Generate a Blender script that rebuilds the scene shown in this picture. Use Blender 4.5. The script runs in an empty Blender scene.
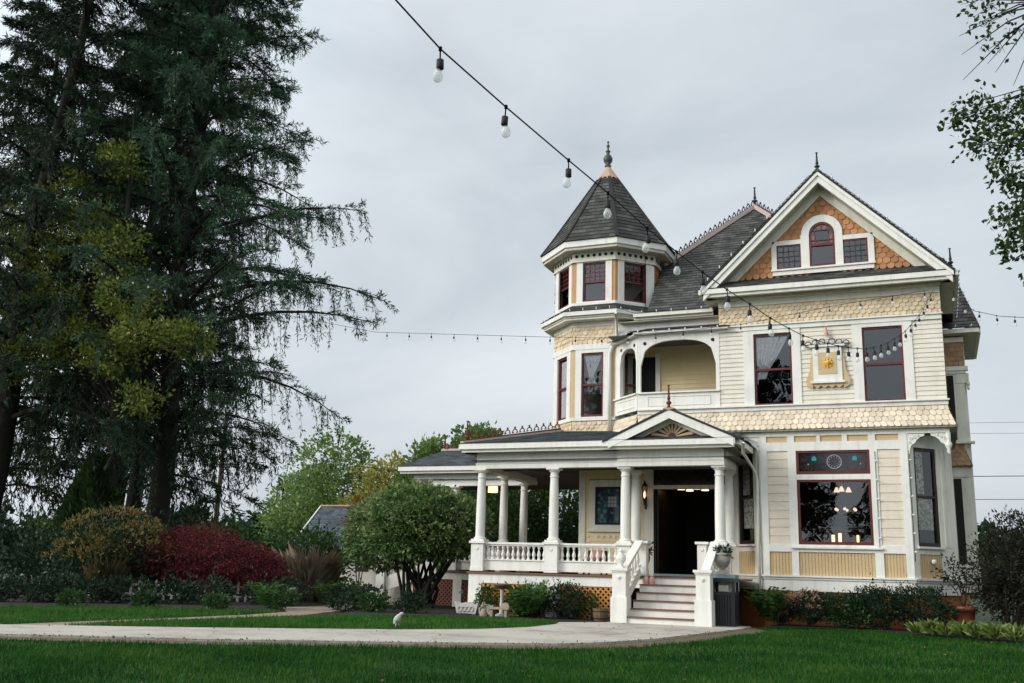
import bpy, math, random
import numpy as np
from mathutils import Vector, Matrix
S = bpy.context.scene
COL = S.collection
rnd = random.Random(7)
NP = np.random.default_rng(11)
PI = math.pi

# ------------------------------------------------------------------ helpers
def link(o, parent=None, loc=None):
    COL.objects.link(o)
    if parent is not None: o.parent = parent
    if loc is not None: o.location = loc
    return o

def tag(o, label=None, cat=None, group=None, kind=None):
    if label: o['label'] = label
    if cat: o['category'] = cat
    if group: o['group'] = group
    if kind: o['kind'] = kind
    return o

def thing(name, label, cat, loc=(0, 0, 0), group=None, rz=0.0):
    o = bpy.data.objects.new(name, None)
    o.empty_display_size = 0.3
    link(o); o.location = loc; o.rotation_euler = (0, 0, rz)
    return tag(o, label, cat, group)

class MB:
    def __init__(s): s.v = []; s.f = []; s.uv = []; s.mi = []
    def face(s, pts, uv=None, m=0):
        b = len(s.v); s.v.extend([tuple(p) for p in pts]); s.f.append(tuple(range(b, b+len(pts))))
        s.uv.append(uv); s.mi.append(m)
    def obox(s, o, a, b, c, m=0):
        o, a, b, c = Vector(o), Vector(a), Vector(b), Vector(c)
        i = len(s.v)
        for k in ((0,0,0),(1,0,0),(1,1,0),(0,1,0),(0,0,1),(1,0,1),(1,1,1),(0,1,1)):
            s.v.append(tuple(o + a*k[0] + b*k[1] + c*k[2]))
        fs = ((0,3,2,1),(4,5,6,7),(0,1,5,4),(1,2,6,5),(2,3,7,6),(3,0,4,7))
        if a.cross(b).dot(c) < 0: fs = tuple(tuple(reversed(f)) for f in fs)
        for f in fs:
            s.f.append(tuple(i+j for j in f)); s.uv.append(None); s.mi.append(m)
    def box(s, x0, x1, y0, y1, z0, z1, m=0):
        s.obox((x0, y0, z0), (x1-x0, 0, 0), (0, y1-y0, 0), (0, 0, z1-z0), m)
    def bar(s, p, q, w, h, up=(0, 0, 1), m=0):
        p, q = Vector(p), Vector(q); d = q-p
        sd = d.cross(Vector(up))
        if sd.length < 1e-6: sd = Vector((1, 0, 0))
        sd.normalize(); u = sd.cross(d).normalized()
        s.obox(p - sd*w/2 - u*h/2, d, sd*w, u*h, m)
    def prism(s, pts, off, m=0):
        off = Vector(off); P = [Vector(p) for p in pts]; Q = [p+off for p in P]; n = len(P)
        s.face(P, None, m); s.face(list(reversed(Q)), None, m)
        for i in range(n):
            j = (i+1) % n; s.face((P[j], P[i], Q[i], Q[j]), None, m)
    def tube(s, pts, r, n=6, m=0):
        P = [Vector(p) for p in pts]
        if not isinstance(r, (list, tuple)): r = [r]*len(P)
        b = len(s.v); prev = None
        for i, p in enumerate(P):
            d = (P[min(i+1, len(P)-1)] - P[max(i-1, 0)])
            if d.length < 1e-9: d = Vector((0, 0, 1))
            d.normalize()
            ref = prev if prev is not None else (Vector((0, 0, 1)) if abs(d.z) < .9 else Vector((1, 0, 0)))
            a = ref - d*ref.dot(d)
            if a.length < 1e-6: a = d.orthogonal()
            a.normalize(); c = d.cross(a); prev = a
            for k in range(n):
                t = 2*PI*k/n; s.v.append(tuple(p + (a*math.cos(t) + c*math.sin(t))*r[i]))
        for i in range(len(P)-1):
            for k in range(n):
                k2 = (k+1) % n
                s.f.append((b+i*n+k, b+i*n+k2, b+(i+1)*n+k2, b+(i+1)*n+k)); s.uv.append(None); s.mi.append(m)
        for e in (0, len(P)-1):
            s.f.append(tuple(b+e*n+k for k in range(n))); s.uv.append(None); s.mi.append(m)
    def lathe(s, c, prof, n=12, m=0, a0=0.0):
        b = len(s.v); c = Vector(c)
        for (r, z) in prof:
            for k in range(n):
                t = a0 + 2*PI*k/n; s.v.append((c.x+r*math.cos(t), c.y+r*math.sin(t), c.z+z))
        for i in range(len(prof)-1):
            for k in range(n):
                k2 = (k+1) % n
                s.f.append((b+i*n+k, b+i*n+k2, b+(i+1)*n+k2, b+(i+1)*n+k)); s.uv.append(None); s.mi.append(m)
        for e in (0, len(prof)-1):
            if prof[e][0] > 1e-4:
                s.f.append(tuple(b+e*n+k for k in range(n))); s.uv.append(None); s.mi.append(m)
    def courses(s, A, B, C, D, pitch=.14, lip=.016, m=0, uvo=0.0, out=None):
        """stepped courses between edge A-B (bottom) and D-C (top)"""
        A, B, C, D = map(Vector, (A, B, C, D))
        nrm = (B-A).cross(D-A) if (B-A).length > 1e-6 else (C-D).cross(A-D)*-1
        if (C-D).length > 1e-6 and nrm.length < 1e-6: nrm = (C-D).cross(A-D)
        nrm.normalize()
        if out is not None and nrm.dot(Vector(out)) < 0: nrm = -nrm
        H = ((D+C)/2 - (A+B)/2).length; n = max(1, round(H/pitch))
        eu = (B-A) if (B-A).length > .01 else (C-D)
        eu = eu.normalized()
        for k in range(n):
            t0, t1 = k/n, (k+1)/n
            l0 = A.lerp(D, t0); r0 = B.lerp(C, t0); l1 = A.lerp(D, t1); r1 = B.lerp(C, t1)
            uv = [((p-A).dot(eu)+uvo, v) for p, v in ((l0, k+.02), (r0, k+.02), (r1, k+.98), (l1, k+.98))]
            s.face((l0+nrm*lip, r0+nrm*lip, r1, l1), uv, m)
            s.face((l0, r0, r0+nrm*lip, l0+nrm*lip), [uv[0], uv[1], uv[1], uv[0]], m)
    def islands(s, gap=.02):
        """separate pieces whose boxes do not touch, as MBs"""
        par = list(range(len(s.v)))
        def fd(i):
            while par[i] != i: par[i] = par[par[i]]; i = par[i]
            return i
        for f in s.f:
            for j in f[1:]: par[fd(j)] = fd(f[0])
        box = {}
        for i, v in enumerate(s.v):
            r = fd(i); b = box.get(r)
            if b is None: box[r] = [list(v), list(v), [r]]
            else:
                for k in range(3): b[0][k] = min(b[0][k], v[k]); b[1][k] = max(b[1][k], v[k])
        L = list(box.values()); ch = True
        while ch:
            ch = False; out = []
            for b in L:
                for o in out:
                    if all(b[0][k] <= o[1][k]+gap and o[0][k] <= b[1][k]+gap for k in range(3)):
                        for k in range(3): o[0][k] = min(o[0][k], b[0][k]); o[1][k] = max(o[1][k], b[1][k])
                        o[2] += b[2]; ch = True; break
                else: out.append(b)
            L = out
        which = {r: q for q, b in enumerate(L) for r in b[2]}; res = [MB() for _ in L]
        for f, u, m in zip(s.f, s.uv, s.mi): res[which[fd(f[0])]].face([s.v[i] for i in f], u, m)
        return res
    def build(s, name, mat, parent=None, loc=None, smooth=False):
        me = bpy.data.meshes.new(name)
        me.from_pydata(s.v, [], s.f)
        if any(u is not None for u in s.uv):
            ul = me.uv_layers.new(name='UVMap'); i = 0
            for f, u in zip(s.f, s.uv):
                for j in range(len(f)):
                    ul.data[i].uv = u[j] if u is not None else (0, 0); i += 1
        for mm in (mat if isinstance(mat, (list, tuple)) else [mat]): me.materials.append(mm)
        if isinstance(mat, (list, tuple)):
            me.polygons.foreach_set('material_index', s.mi)
        if smooth:
            me.polygons.foreach_set('use_smooth', [True]*len(me.polygons))
        me.update()
        return link(bpy.data.objects.new(name, me), parent, loc)

def np_mesh(name, verts, faces, mat, parent=None, loc=None):
    """verts (n,3), faces (m,k) all of the same size"""
    me = bpy.data.meshes.new(name); m, k = faces.shape
    me.vertices.add(len(verts)); me.vertices.foreach_set('co', np.ascontiguousarray(verts, dtype=np.float32).ravel())
    me.loops.add(m*k); me.loops.foreach_set('vertex_index', np.ascontiguousarray(faces, dtype=np.int32).ravel())
    me.polygons.add(m); me.polygons.foreach_set('loop_start', np.arange(0, m*k, k, dtype=np.int32))
    me.materials.append(mat); me.update(calc_edges=True)
    return link(bpy.data.objects.new(name, me), parent, loc)

def unit(a): return a/np.maximum(np.linalg.norm(a, axis=-1, keepdims=True), 1e-9)

def leaf_quads(P, D, L, W):
    """diamond leaves from base points P along D"""
    n = len(P); D = unit(D)
    R = unit(np.cross(D, NP.normal(size=(n, 3))))
    N2 = np.cross(D, R)
    L = np.broadcast_to(np.asarray(L), (n,))[:, None]; W = np.broadcast_to(np.asarray(W), (n,))[:, None]
    V = np.stack([P, P + D*L*.45 + R*W*.5 + N2*W*.12, P + D*L, P + D*L*.45 - R*W*.5 + N2*W*.12], 1).reshape(-1, 3)
    return V, np.arange(4*n).reshape(n, 4)

def leaves(name, P, D, L, W, mat, parent, jit=.35):
    n = len(P)
    s = 1 + NP.uniform(-jit, jit, n)
    V, F = leaf_quads(P, D, L*s, W*s)
    return np_mesh(name, V, F, mat, parent)

def cloud(blobs, n, clump=.35, per=26, shell=.55, up=.35, flat=.7):
    """leaf positions and directions in clumps spread through ellipsoids (cx,cy,cz,rx,ry,rz)"""
    vol = np.array([b[3]*b[4]*b[5] for b in blobs])**.7; cnt = np.maximum(1, (n*vol/vol.sum()/per)).astype(int)
    PP = []; DD = []; CC = []
    for b, c in zip(blobs, cnt):
        d = unit(NP.normal(size=(c, 3))); r = NP.uniform(shell**2, 1.0, c)**.5
        cen = d*r[:, None]
        C = cen*np.array(b[3:6]) + np.array(b[:3])
        CC.append(C)
        rad = clump*NP.uniform(.6, 1.35, c)
        q = NP.normal(size=(c, per, 3))*.5
        q[:, :, 2] *= flat
        P = C[:, None, :] + q*rad[:, None, None]
        D = unit(q + d[:, None, :]*.6 + NP.normal(size=(c, per, 3))*.5 + np.array([0, 0, up]))
        PP.append(P.reshape(-1, 3)); DD.append(D.reshape(-1, 3))
    return np.concatenate(PP), np.concatenate(DD), np.concatenate(CC)

# ------------------------------------------------------------------ materials
def nt(name):
    m = bpy.data.materials.new(name); m.use_nodes = True
    t = m.node_tree; t.nodes.clear(); return m, t
def N(t, typ, **kw):
    n = t.nodes.new(typ)
    for k, v in kw.items():
        if k.startswith('i_'): n.inputs[k[2:].replace('_', ' ')].default_value = v
        else: setattr(n, k, v)
    return n
def ramp(t, stops, fac=None):
    r = t.nodes.new('ShaderNodeValToRGB'); e = r.color_ramp.elements
    while len(e) < len(stops): e.new(.5)
    for i, (p, c) in enumerate(stops):
        e[i].position = p; e[i].color = (*c, 1) if len(c) == 3 else c
    if fac is not None: t.links.new(fac, r.inputs[0])
    return r

def paint(name, c, rough=.55, var=.10, scale=3.0, bump=.0, bscale=40, dirt=None, dirt_amt=.35, dirt_scale=1.3, streak=0.0, boards=0.0):
    """painted or plain surface with uneven tone and worn patches"""
    m, t = nt(name); L = t.links.new
    tc = N(t, 'ShaderNodeTexCoord')
    n1 = N(t, 'ShaderNodeTexNoise', i_Scale=scale, i_Detail=6.0, i_Roughness=.65); L(tc.outputs['Object'], n1.inputs['Vector'])
    lo = tuple(max(0, x*(1-var)) for x in c); hi = tuple(min(1, x*(1+var)) for x in c)
    r = ramp(t, [(.3, lo), (.7, hi)], n1.outputs['Fac']); colr = r.outputs[0]
    if dirt:
        n2 = N(t, 'ShaderNodeTexNoise', i_Scale=dirt_scale, i_Detail=8.0, i_Roughness=.7); L(tc.outputs['Object'], n2.inputs['Vector'])
        r2 = ramp(t, [(.52, (0, 0, 0)), (.72, (dirt_amt,)*3)], n2.outputs['Fac'])
        mx = N(t, 'ShaderNodeMix', data_type='RGBA'); L(r2.outputs[0], mx.inputs[0]); L(colr, mx.inputs[6]); mx.inputs[7].default_value = (*dirt, 1)
        colr = mx.outputs[2]
    for amt, sc, nscale, lo_, hi_ in ((streak, (1, 1, .10), 7.0, .50, .78), (boards, (.22, .22, 1), 8.5, .30, .75)):
        if not amt: continue
        mp = N(t, 'ShaderNodeMapping'); mp.inputs['Scale'].default_value = sc; L(tc.outputs['Object'], mp.inputs[0])
        n4 = N(t, 'ShaderNodeTexNoise', i_Scale=nscale, i_Detail=4.0); L(mp.outputs[0], n4.inputs['Vector'])
        r4 = ramp(t, [(lo_, (1, 1, 1)), (hi_, (1-amt, 1-amt*1.04, 1-amt*1.15))], n4.outputs['Fac'])
        m4 = N(t, 'ShaderNodeMix', data_type='RGBA', blend_type='MULTIPLY'); m4.inputs[0].default_value = 1; L(colr, m4.inputs[6]); L(r4.outputs[0], m4.inputs[7]); colr = m4.outputs[2]
    b = N(t, 'ShaderNodeBsdfPrincipled', i_Roughness=rough); L(colr, b.inputs['Base Color'])
    b.inputs['Specular IOR Level'].default_value = .35
    if bump:
        n3 = N(t, 'ShaderNodeTexNoise', i_Scale=bscale, i_Detail=4.0); L(tc.outputs['Object'], n3.inputs['Vector'])
        bp = N(t, 'ShaderNodeBump', i_Strength=bump, i_Distance=.02); L(n3.outputs['Fac'], bp.inputs['Height']); L(bp.outputs[0], b.inputs['Normal'])
    o = N(t, 'ShaderNodeOutputMaterial'); L(b.outputs[0], o.inputs[0]); return m

def concretemat(name, c):
    m, t = nt(name); L = t.links.new
    tc = N(t, 'ShaderNodeTexCoord')
    n1 = N(t, 'ShaderNodeTexNoise', i_Scale=.7, i_Detail=9.0, i_Roughness=.7); L(tc.outputs['Object'], n1.inputs['Vector'])
    r1 = ramp(t, [(.32, tuple(x*.62 for x in c)), (.5, c), (.72, tuple(min(1, x*1.14) for x in c))], n1.outputs['Fac'])
    n2 = N(t, 'ShaderNodeTexNoise', i_Scale=40.0, i_Detail=4.0); L(tc.outputs['Object'], n2.inputs['Vector'])
    r2 = ramp(t, [(.3, (.8, .79, .77)), (.6, (1.05, 1.05, 1.05))], n2.outputs['Fac'])
    mx = N(t, 'ShaderNodeMix', data_type='RGBA', blend_type='MULTIPLY'); mx.inputs[0].default_value = 1; L(r1.outputs[0], mx.inputs[6]); L(r2.outputs[0], mx.inputs[7])
    nd = N(t, 'ShaderNodeTexNoise', i_Scale=1.3, i_Detail=5.0); L(tc.outputs['Object'], nd.inputs['Vector'])
    ad = N(t, 'ShaderNodeMix', data_type='VECTOR'); ad.inputs[0].default_value = .35; L(tc.outputs['Object'], ad.inputs[4]); L(nd.outputs['Color'], ad.inputs[5])
    v = N(t, 'ShaderNodeTexVoronoi', i_Scale=.75, feature='DISTANCE_TO_EDGE'); L(ad.outputs[1], v.inputs['Vector'])
    r3 = ramp(t, [(.006, (.35, .33, .3)), (.016, (1, 1, 1))], v.outputs['Distance'])
    m3 = N(t, 'ShaderNodeMix', data_type='RGBA', blend_type='MULTIPLY'); m3.inputs[0].default_value = .3; L(mx.outputs[2], m3.inputs[6]); L(r3.outputs[0], m3.inputs[7])
    bp = N(t, 'ShaderNodeBump', i_Strength=.35, i_Distance=.02); L(n2.outputs['Fac'], bp.inputs['Height'])
    b = N(t, 'ShaderNodeBsdfPrincipled', i_Roughness=.88); L(m3.outputs[2], b.inputs['Base Color']); L(bp.outputs[0], b.inputs['Normal']); b.inputs['Specular IOR Level'].default_value = .25
    o = N(t, 'ShaderNodeOutputMaterial'); L(b.outputs[0], o.inputs[0]); return m

def leafmat(name, cols, rough=.5, trans=.3, spec=.2, patch=1.2):
    m, t = nt(name); L = t.links.new
    g = N(t, 'ShaderNodeNewGeometry'); tc = N(t, 'ShaderNodeTexCoord')
    nz = N(t, 'ShaderNodeTexNoise', i_Scale=patch, i_Detail=3.0); L(tc.outputs['Object'], nz.inputs['Vector'])
    mm = N(t, 'ShaderNodeMath', operation='MULTIPLY_ADD'); L(g.outputs['Random Per Island'], mm.inputs[0]); mm.inputs[1].default_value = .62
    m2 = N(t, 'ShaderNodeMath', operation='MULTIPLY_ADD'); L(nz.outputs['Fac'], m2.inputs[0]); m2.inputs[1].default_value = 1.0; m2.inputs[2].default_value = -.31
    L(m2.outputs[0], mm.inputs[2])
    k = len(cols); r = ramp(t, [(i/(k-1) if k > 1 else 0, c) for i, c in enumerate(cols)], mm.outputs[0])
    b = N(t, 'ShaderNodeBsdfPrincipled', i_Roughness=rough); L(r.outputs[0], b.inputs['Base Color']); b.inputs['Specular IOR Level'].default_value = spec
    tr = N(t, 'ShaderNodeBsdfTranslucent'); L(r.outputs[0], tr.inputs[0])
    mx = N(t, 'ShaderNodeMixShader', i_Fac=trans); L(b.outputs[0], mx.inputs[1]); L(tr.outputs[0], mx.inputs[2])
    o = N(t, 'ShaderNodeOutputMaterial'); L(mx.outputs[0], o.inputs[0]); return m

def shinglemat(name, c, w=.25, var=.45, moss=None):
    """per shingle tone from UV brick cells, u in metres, v in courses"""
    m, t = nt(name); L = t.links.new
    uv = N(t, 'ShaderNodeUVMap'); tc = N(t, 'ShaderNodeTexCoord')
    br = N(t, 'ShaderNodeTexBrick', i_Scale=1.0); br.inputs['Brick Width'].default_value = w; br.inputs['Row Height'].default_value = 1.0
    br.inputs['Mortar Size'].default_value = .006; br.inputs['Bias'].default_value = 0.0
    br.inputs['Color1'].default_value = (*[x*(1-var) for x in c], 1); br.inputs['Color2'].default_value = (*[x*(1+var) for x in c], 1)
    br.inputs['Mortar'].default_value = (*[x*.5 for x in c], 1)
    L(uv.outputs[0], br.inputs['Vector'])
    nz = N(t, 'ShaderNodeTexNoise', i_Scale=1.1, i_Detail=7.0, i_Roughness=.7); L(tc.outputs['Object'], nz.inputs['Vector'])
    r = ramp(t, [(.35, (.72, .72, .72)), (.68, (1.35, 1.33, 1.28))], nz.outputs['Fac'])
    mx = N(t, 'ShaderNodeMix', data_type='RGBA', blend_type='MULTIPLY'); mx.inputs[0].default_value = 1; L(br.outputs['Color'], mx.inputs[6]); L(r.outputs[0], mx.inputs[7])
    colr = mx.outputs[2]
    if moss:
        n2 = N(t, 'ShaderNodeTexNoise', i_Scale=.9, i_Detail=8.0); L(tc.outputs['Object'], n2.inputs['Vector'])
        r2 = ramp(t, [(.56, (0, 0, 0)), (.72, (.5, .5, .5))], n2.outputs['Fac'])
        m3 = N(t, 'ShaderNodeMix', data_type='RGBA'); L(r2.outputs[0], m3.inputs[0]); L(colr, m3.inputs[6]); m3.inputs[7].default_value = (*moss, 1); colr = m3.outputs[2]
    n3 = N(t, 'ShaderNodeTexNoise', i_Scale=60.0, i_Detail=3.0); L(tc.outputs['Object'], n3.inputs['Vector'])
    bp = N(t, 'ShaderNodeBump', i_Strength=.4, i_Distance=.01); L(n3.outputs['Fac'], bp.inputs['Height'])
    b = N(t, 'ShaderNodeBsdfPrincipled', i_Roughness=.85); L(colr, b.inputs['Base Color']); L(bp.outputs[0], b.inputs['Normal'])
    b.inputs['Specular IOR Level'].default_value = .25
    o = N(t, 'ShaderNodeOutputMaterial'); L(b.outputs[0], o.inputs[0]); return m

def tilemat(name, c, var=.20, rough=.6):
    """fish scale shingles, each its own tone"""
    m, t = nt(name); L = t.links.new
    g = N(t, 'ShaderNodeNewGeometry'); tc = N(t, 'ShaderNodeTexCoord')
    nz = N(t, 'ShaderNodeTexNoise', i_Scale=2.0, i_Detail=6.0); L(tc.outputs['Object'], nz.inputs['Vector'])
    ad = N(t, 'ShaderNodeMath', operation='MULTIPLY_ADD'); L(g.outputs['Random Per Island'], ad.inputs[0]); ad.inputs[1].default_value = .55
    a2 = N(t, 'ShaderNodeMath', operation='MULTIPLY_ADD'); L(nz.outputs['Fac'], a2.inputs[0]); a2.inputs[1].default_value = .9; a2.inputs[2].default_value = -.22; L(a2.outputs[0], ad.inputs[2])
    r = ramp(t, [(.1, tuple(x*(1-var) for x in c)), (.9, tuple(min(1, x*(1+var)) for x in c))], ad.outputs[0])
    b = N(t, 'ShaderNodeBsdfPrincipled', i_Roughness=rough); L(r.outputs[0], b.inputs['Base Color']); b.inputs['Specular IOR Level'].default_value = .3
    o = N(t, 'ShaderNodeOutputMaterial'); L(b.outputs[0], o.inputs[0]); return m

def emit(name, c, s):
    m, t = nt(name); e = N(t, 'ShaderNodeEmission', i_Strength=s); e.inputs[0].default_value = (*c, 1)
    o = N(t, 'ShaderNodeOutputMaterial'); t.links.new(e.outputs[0], o.inputs[0]); return m

def glassmat(name, mul=1.9, tint=(1, 1, 1), rough=.012):
    m, t = nt(name); L = t.links.new
    tc = N(t, 'ShaderNodeTexCoord'); nz = N(t, 'ShaderNodeTexNoise', i_Scale=1.6, i_Detail=2.0); L(tc.outputs['Object'], nz.inputs['Vector'])
    bp = N(t, 'ShaderNodeBump', i_Strength=.05, i_Distance=.05); L(nz.outputs['Fac'], bp.inputs['Height'])
    f = N(t, 'ShaderNodeFresnel', i_IOR=1.5); ml = N(t, 'ShaderNodeMath', operation='MULTIPLY', use_clamp=True); L(f.outputs[0], ml.inputs[0]); ml.inputs[1].default_value = mul
    tr = N(t, 'ShaderNodeBsdfTransparent'); tr.inputs[0].default_value = (*tint, 1)
    gl = N(t, 'ShaderNodeBsdfGlossy', i_Roughness=rough); gl.inputs[0].default_value = (.95, .98, 1, 1); L(bp.outputs[0], gl.inputs['Normal'])
    mx = N(t, 'ShaderNodeMixShader'); L(ml.outputs[0], mx.inputs[0]); L(tr.outputs[0], mx.inputs[1]); L(gl.outputs[0], mx.inputs[2])
    o = N(t, 'ShaderNodeOutputMaterial'); L(mx.outputs[0], o.inputs[0]); return m

def stainedmat(name, cols, scale=14, bg=(.02, .02, .02)):
    m, t = nt(name); L = t.links.new
    tc = N(t, 'ShaderNodeTexCoord')
    v = N(t, 'ShaderNodeTexVoronoi', i_Scale=scale); L(tc.outputs['Object'], v.inputs['Vector'])
    sp = N(t, 'ShaderNodeSeparateColor'); L(v.outputs['Color'], sp.inputs[0])
    r = ramp(t, [(i/max(1, len(cols)-1), c) for i, c in enumerate(cols)], sp.outputs[0]); r.color_ramp.interpolation = 'CONSTANT'
    v2 = N(t, 'ShaderNodeTexVoronoi', i_Scale=scale, feature='DISTANCE_TO_EDGE'); L(tc.outputs['Object'], v2.inputs['Vector'])
    r2 = ramp(t, [(.03, (0, 0, 0)), (.06, (1, 1, 1))], v2.outputs['Distance'])
    mx = N(t, 'ShaderNodeMix', data_type='RGBA'); L(r2.outputs[0], mx.inputs[0]); mx.inputs[6].default_value = (*bg, 1); L(r.outputs[0], mx.inputs[7])
    b = N(t, 'ShaderNodeBsdfPrincipled', i_Roughness=.08); L(mx.outputs[2], b.inputs['Base Color'])
    o = N(t, 'ShaderNodeOutputMaterial'); L(b.outputs[0], o.inputs[0]); return m

def clothmat(name, c, trans=.12):
    m, t = nt(name); L = t.links.new
    tc = N(t, 'ShaderNodeTexCoord'); nz = N(t, 'ShaderNodeTexNoise', i_Scale=18.0, i_Detail=4.0); L(tc.outputs['Object'], nz.inputs['Vector'])
    r = ramp(t, [(.35, tuple(x*(.25 if 'lace' in name else .78) for x in c)), (.6, c)], nz.outputs['Fac'])
    d = N(t, 'ShaderNodeBsdfDiffuse'); L(r.outputs[0], d.inputs[0]); tr = N(t, 'ShaderNodeBsdfTranslucent'); L(r.outputs[0], tr.inputs[0])
    mx = N(t, 'ShaderNodeMixShader', i_Fac=trans); L(d.outputs[0], mx.inputs[1]); L(tr.outputs[0], mx.inputs[2])
    o = N(t, 'ShaderNodeOutputMaterial'); L(mx.outputs[0], o.inputs[0]); return m

def bulbmat(name):
    m, t = nt(name); L = t.links.new
    tr = N(t, 'ShaderNodeBsdfTransparent'); b = N(t, 'ShaderNodeBsdfPrincipled', i_Roughness=.05); b.inputs['Base Color'].default_value = (.85, .86, .84, 1)
    lw = N(t, 'ShaderNodeLayerWeight', i_Blend=.35); ml = N(t, 'ShaderNodeMath', operation='MULTIPLY_ADD', use_clamp=True); L(lw.outputs['Facing'], ml.inputs[0]); ml.inputs[1].default_value = .55; ml.inputs[2].default_value = .30
    mx = N(t, 'ShaderNodeMixShader'); L(ml.outputs[0], mx.inputs[0]); L(tr.outputs[0], mx.inputs[1]); L(b.outputs[0], mx.inputs[2])
    o = N(t, 'ShaderNodeOutputMaterial'); L(mx.outputs[0], o.inputs[0]); return m

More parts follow.
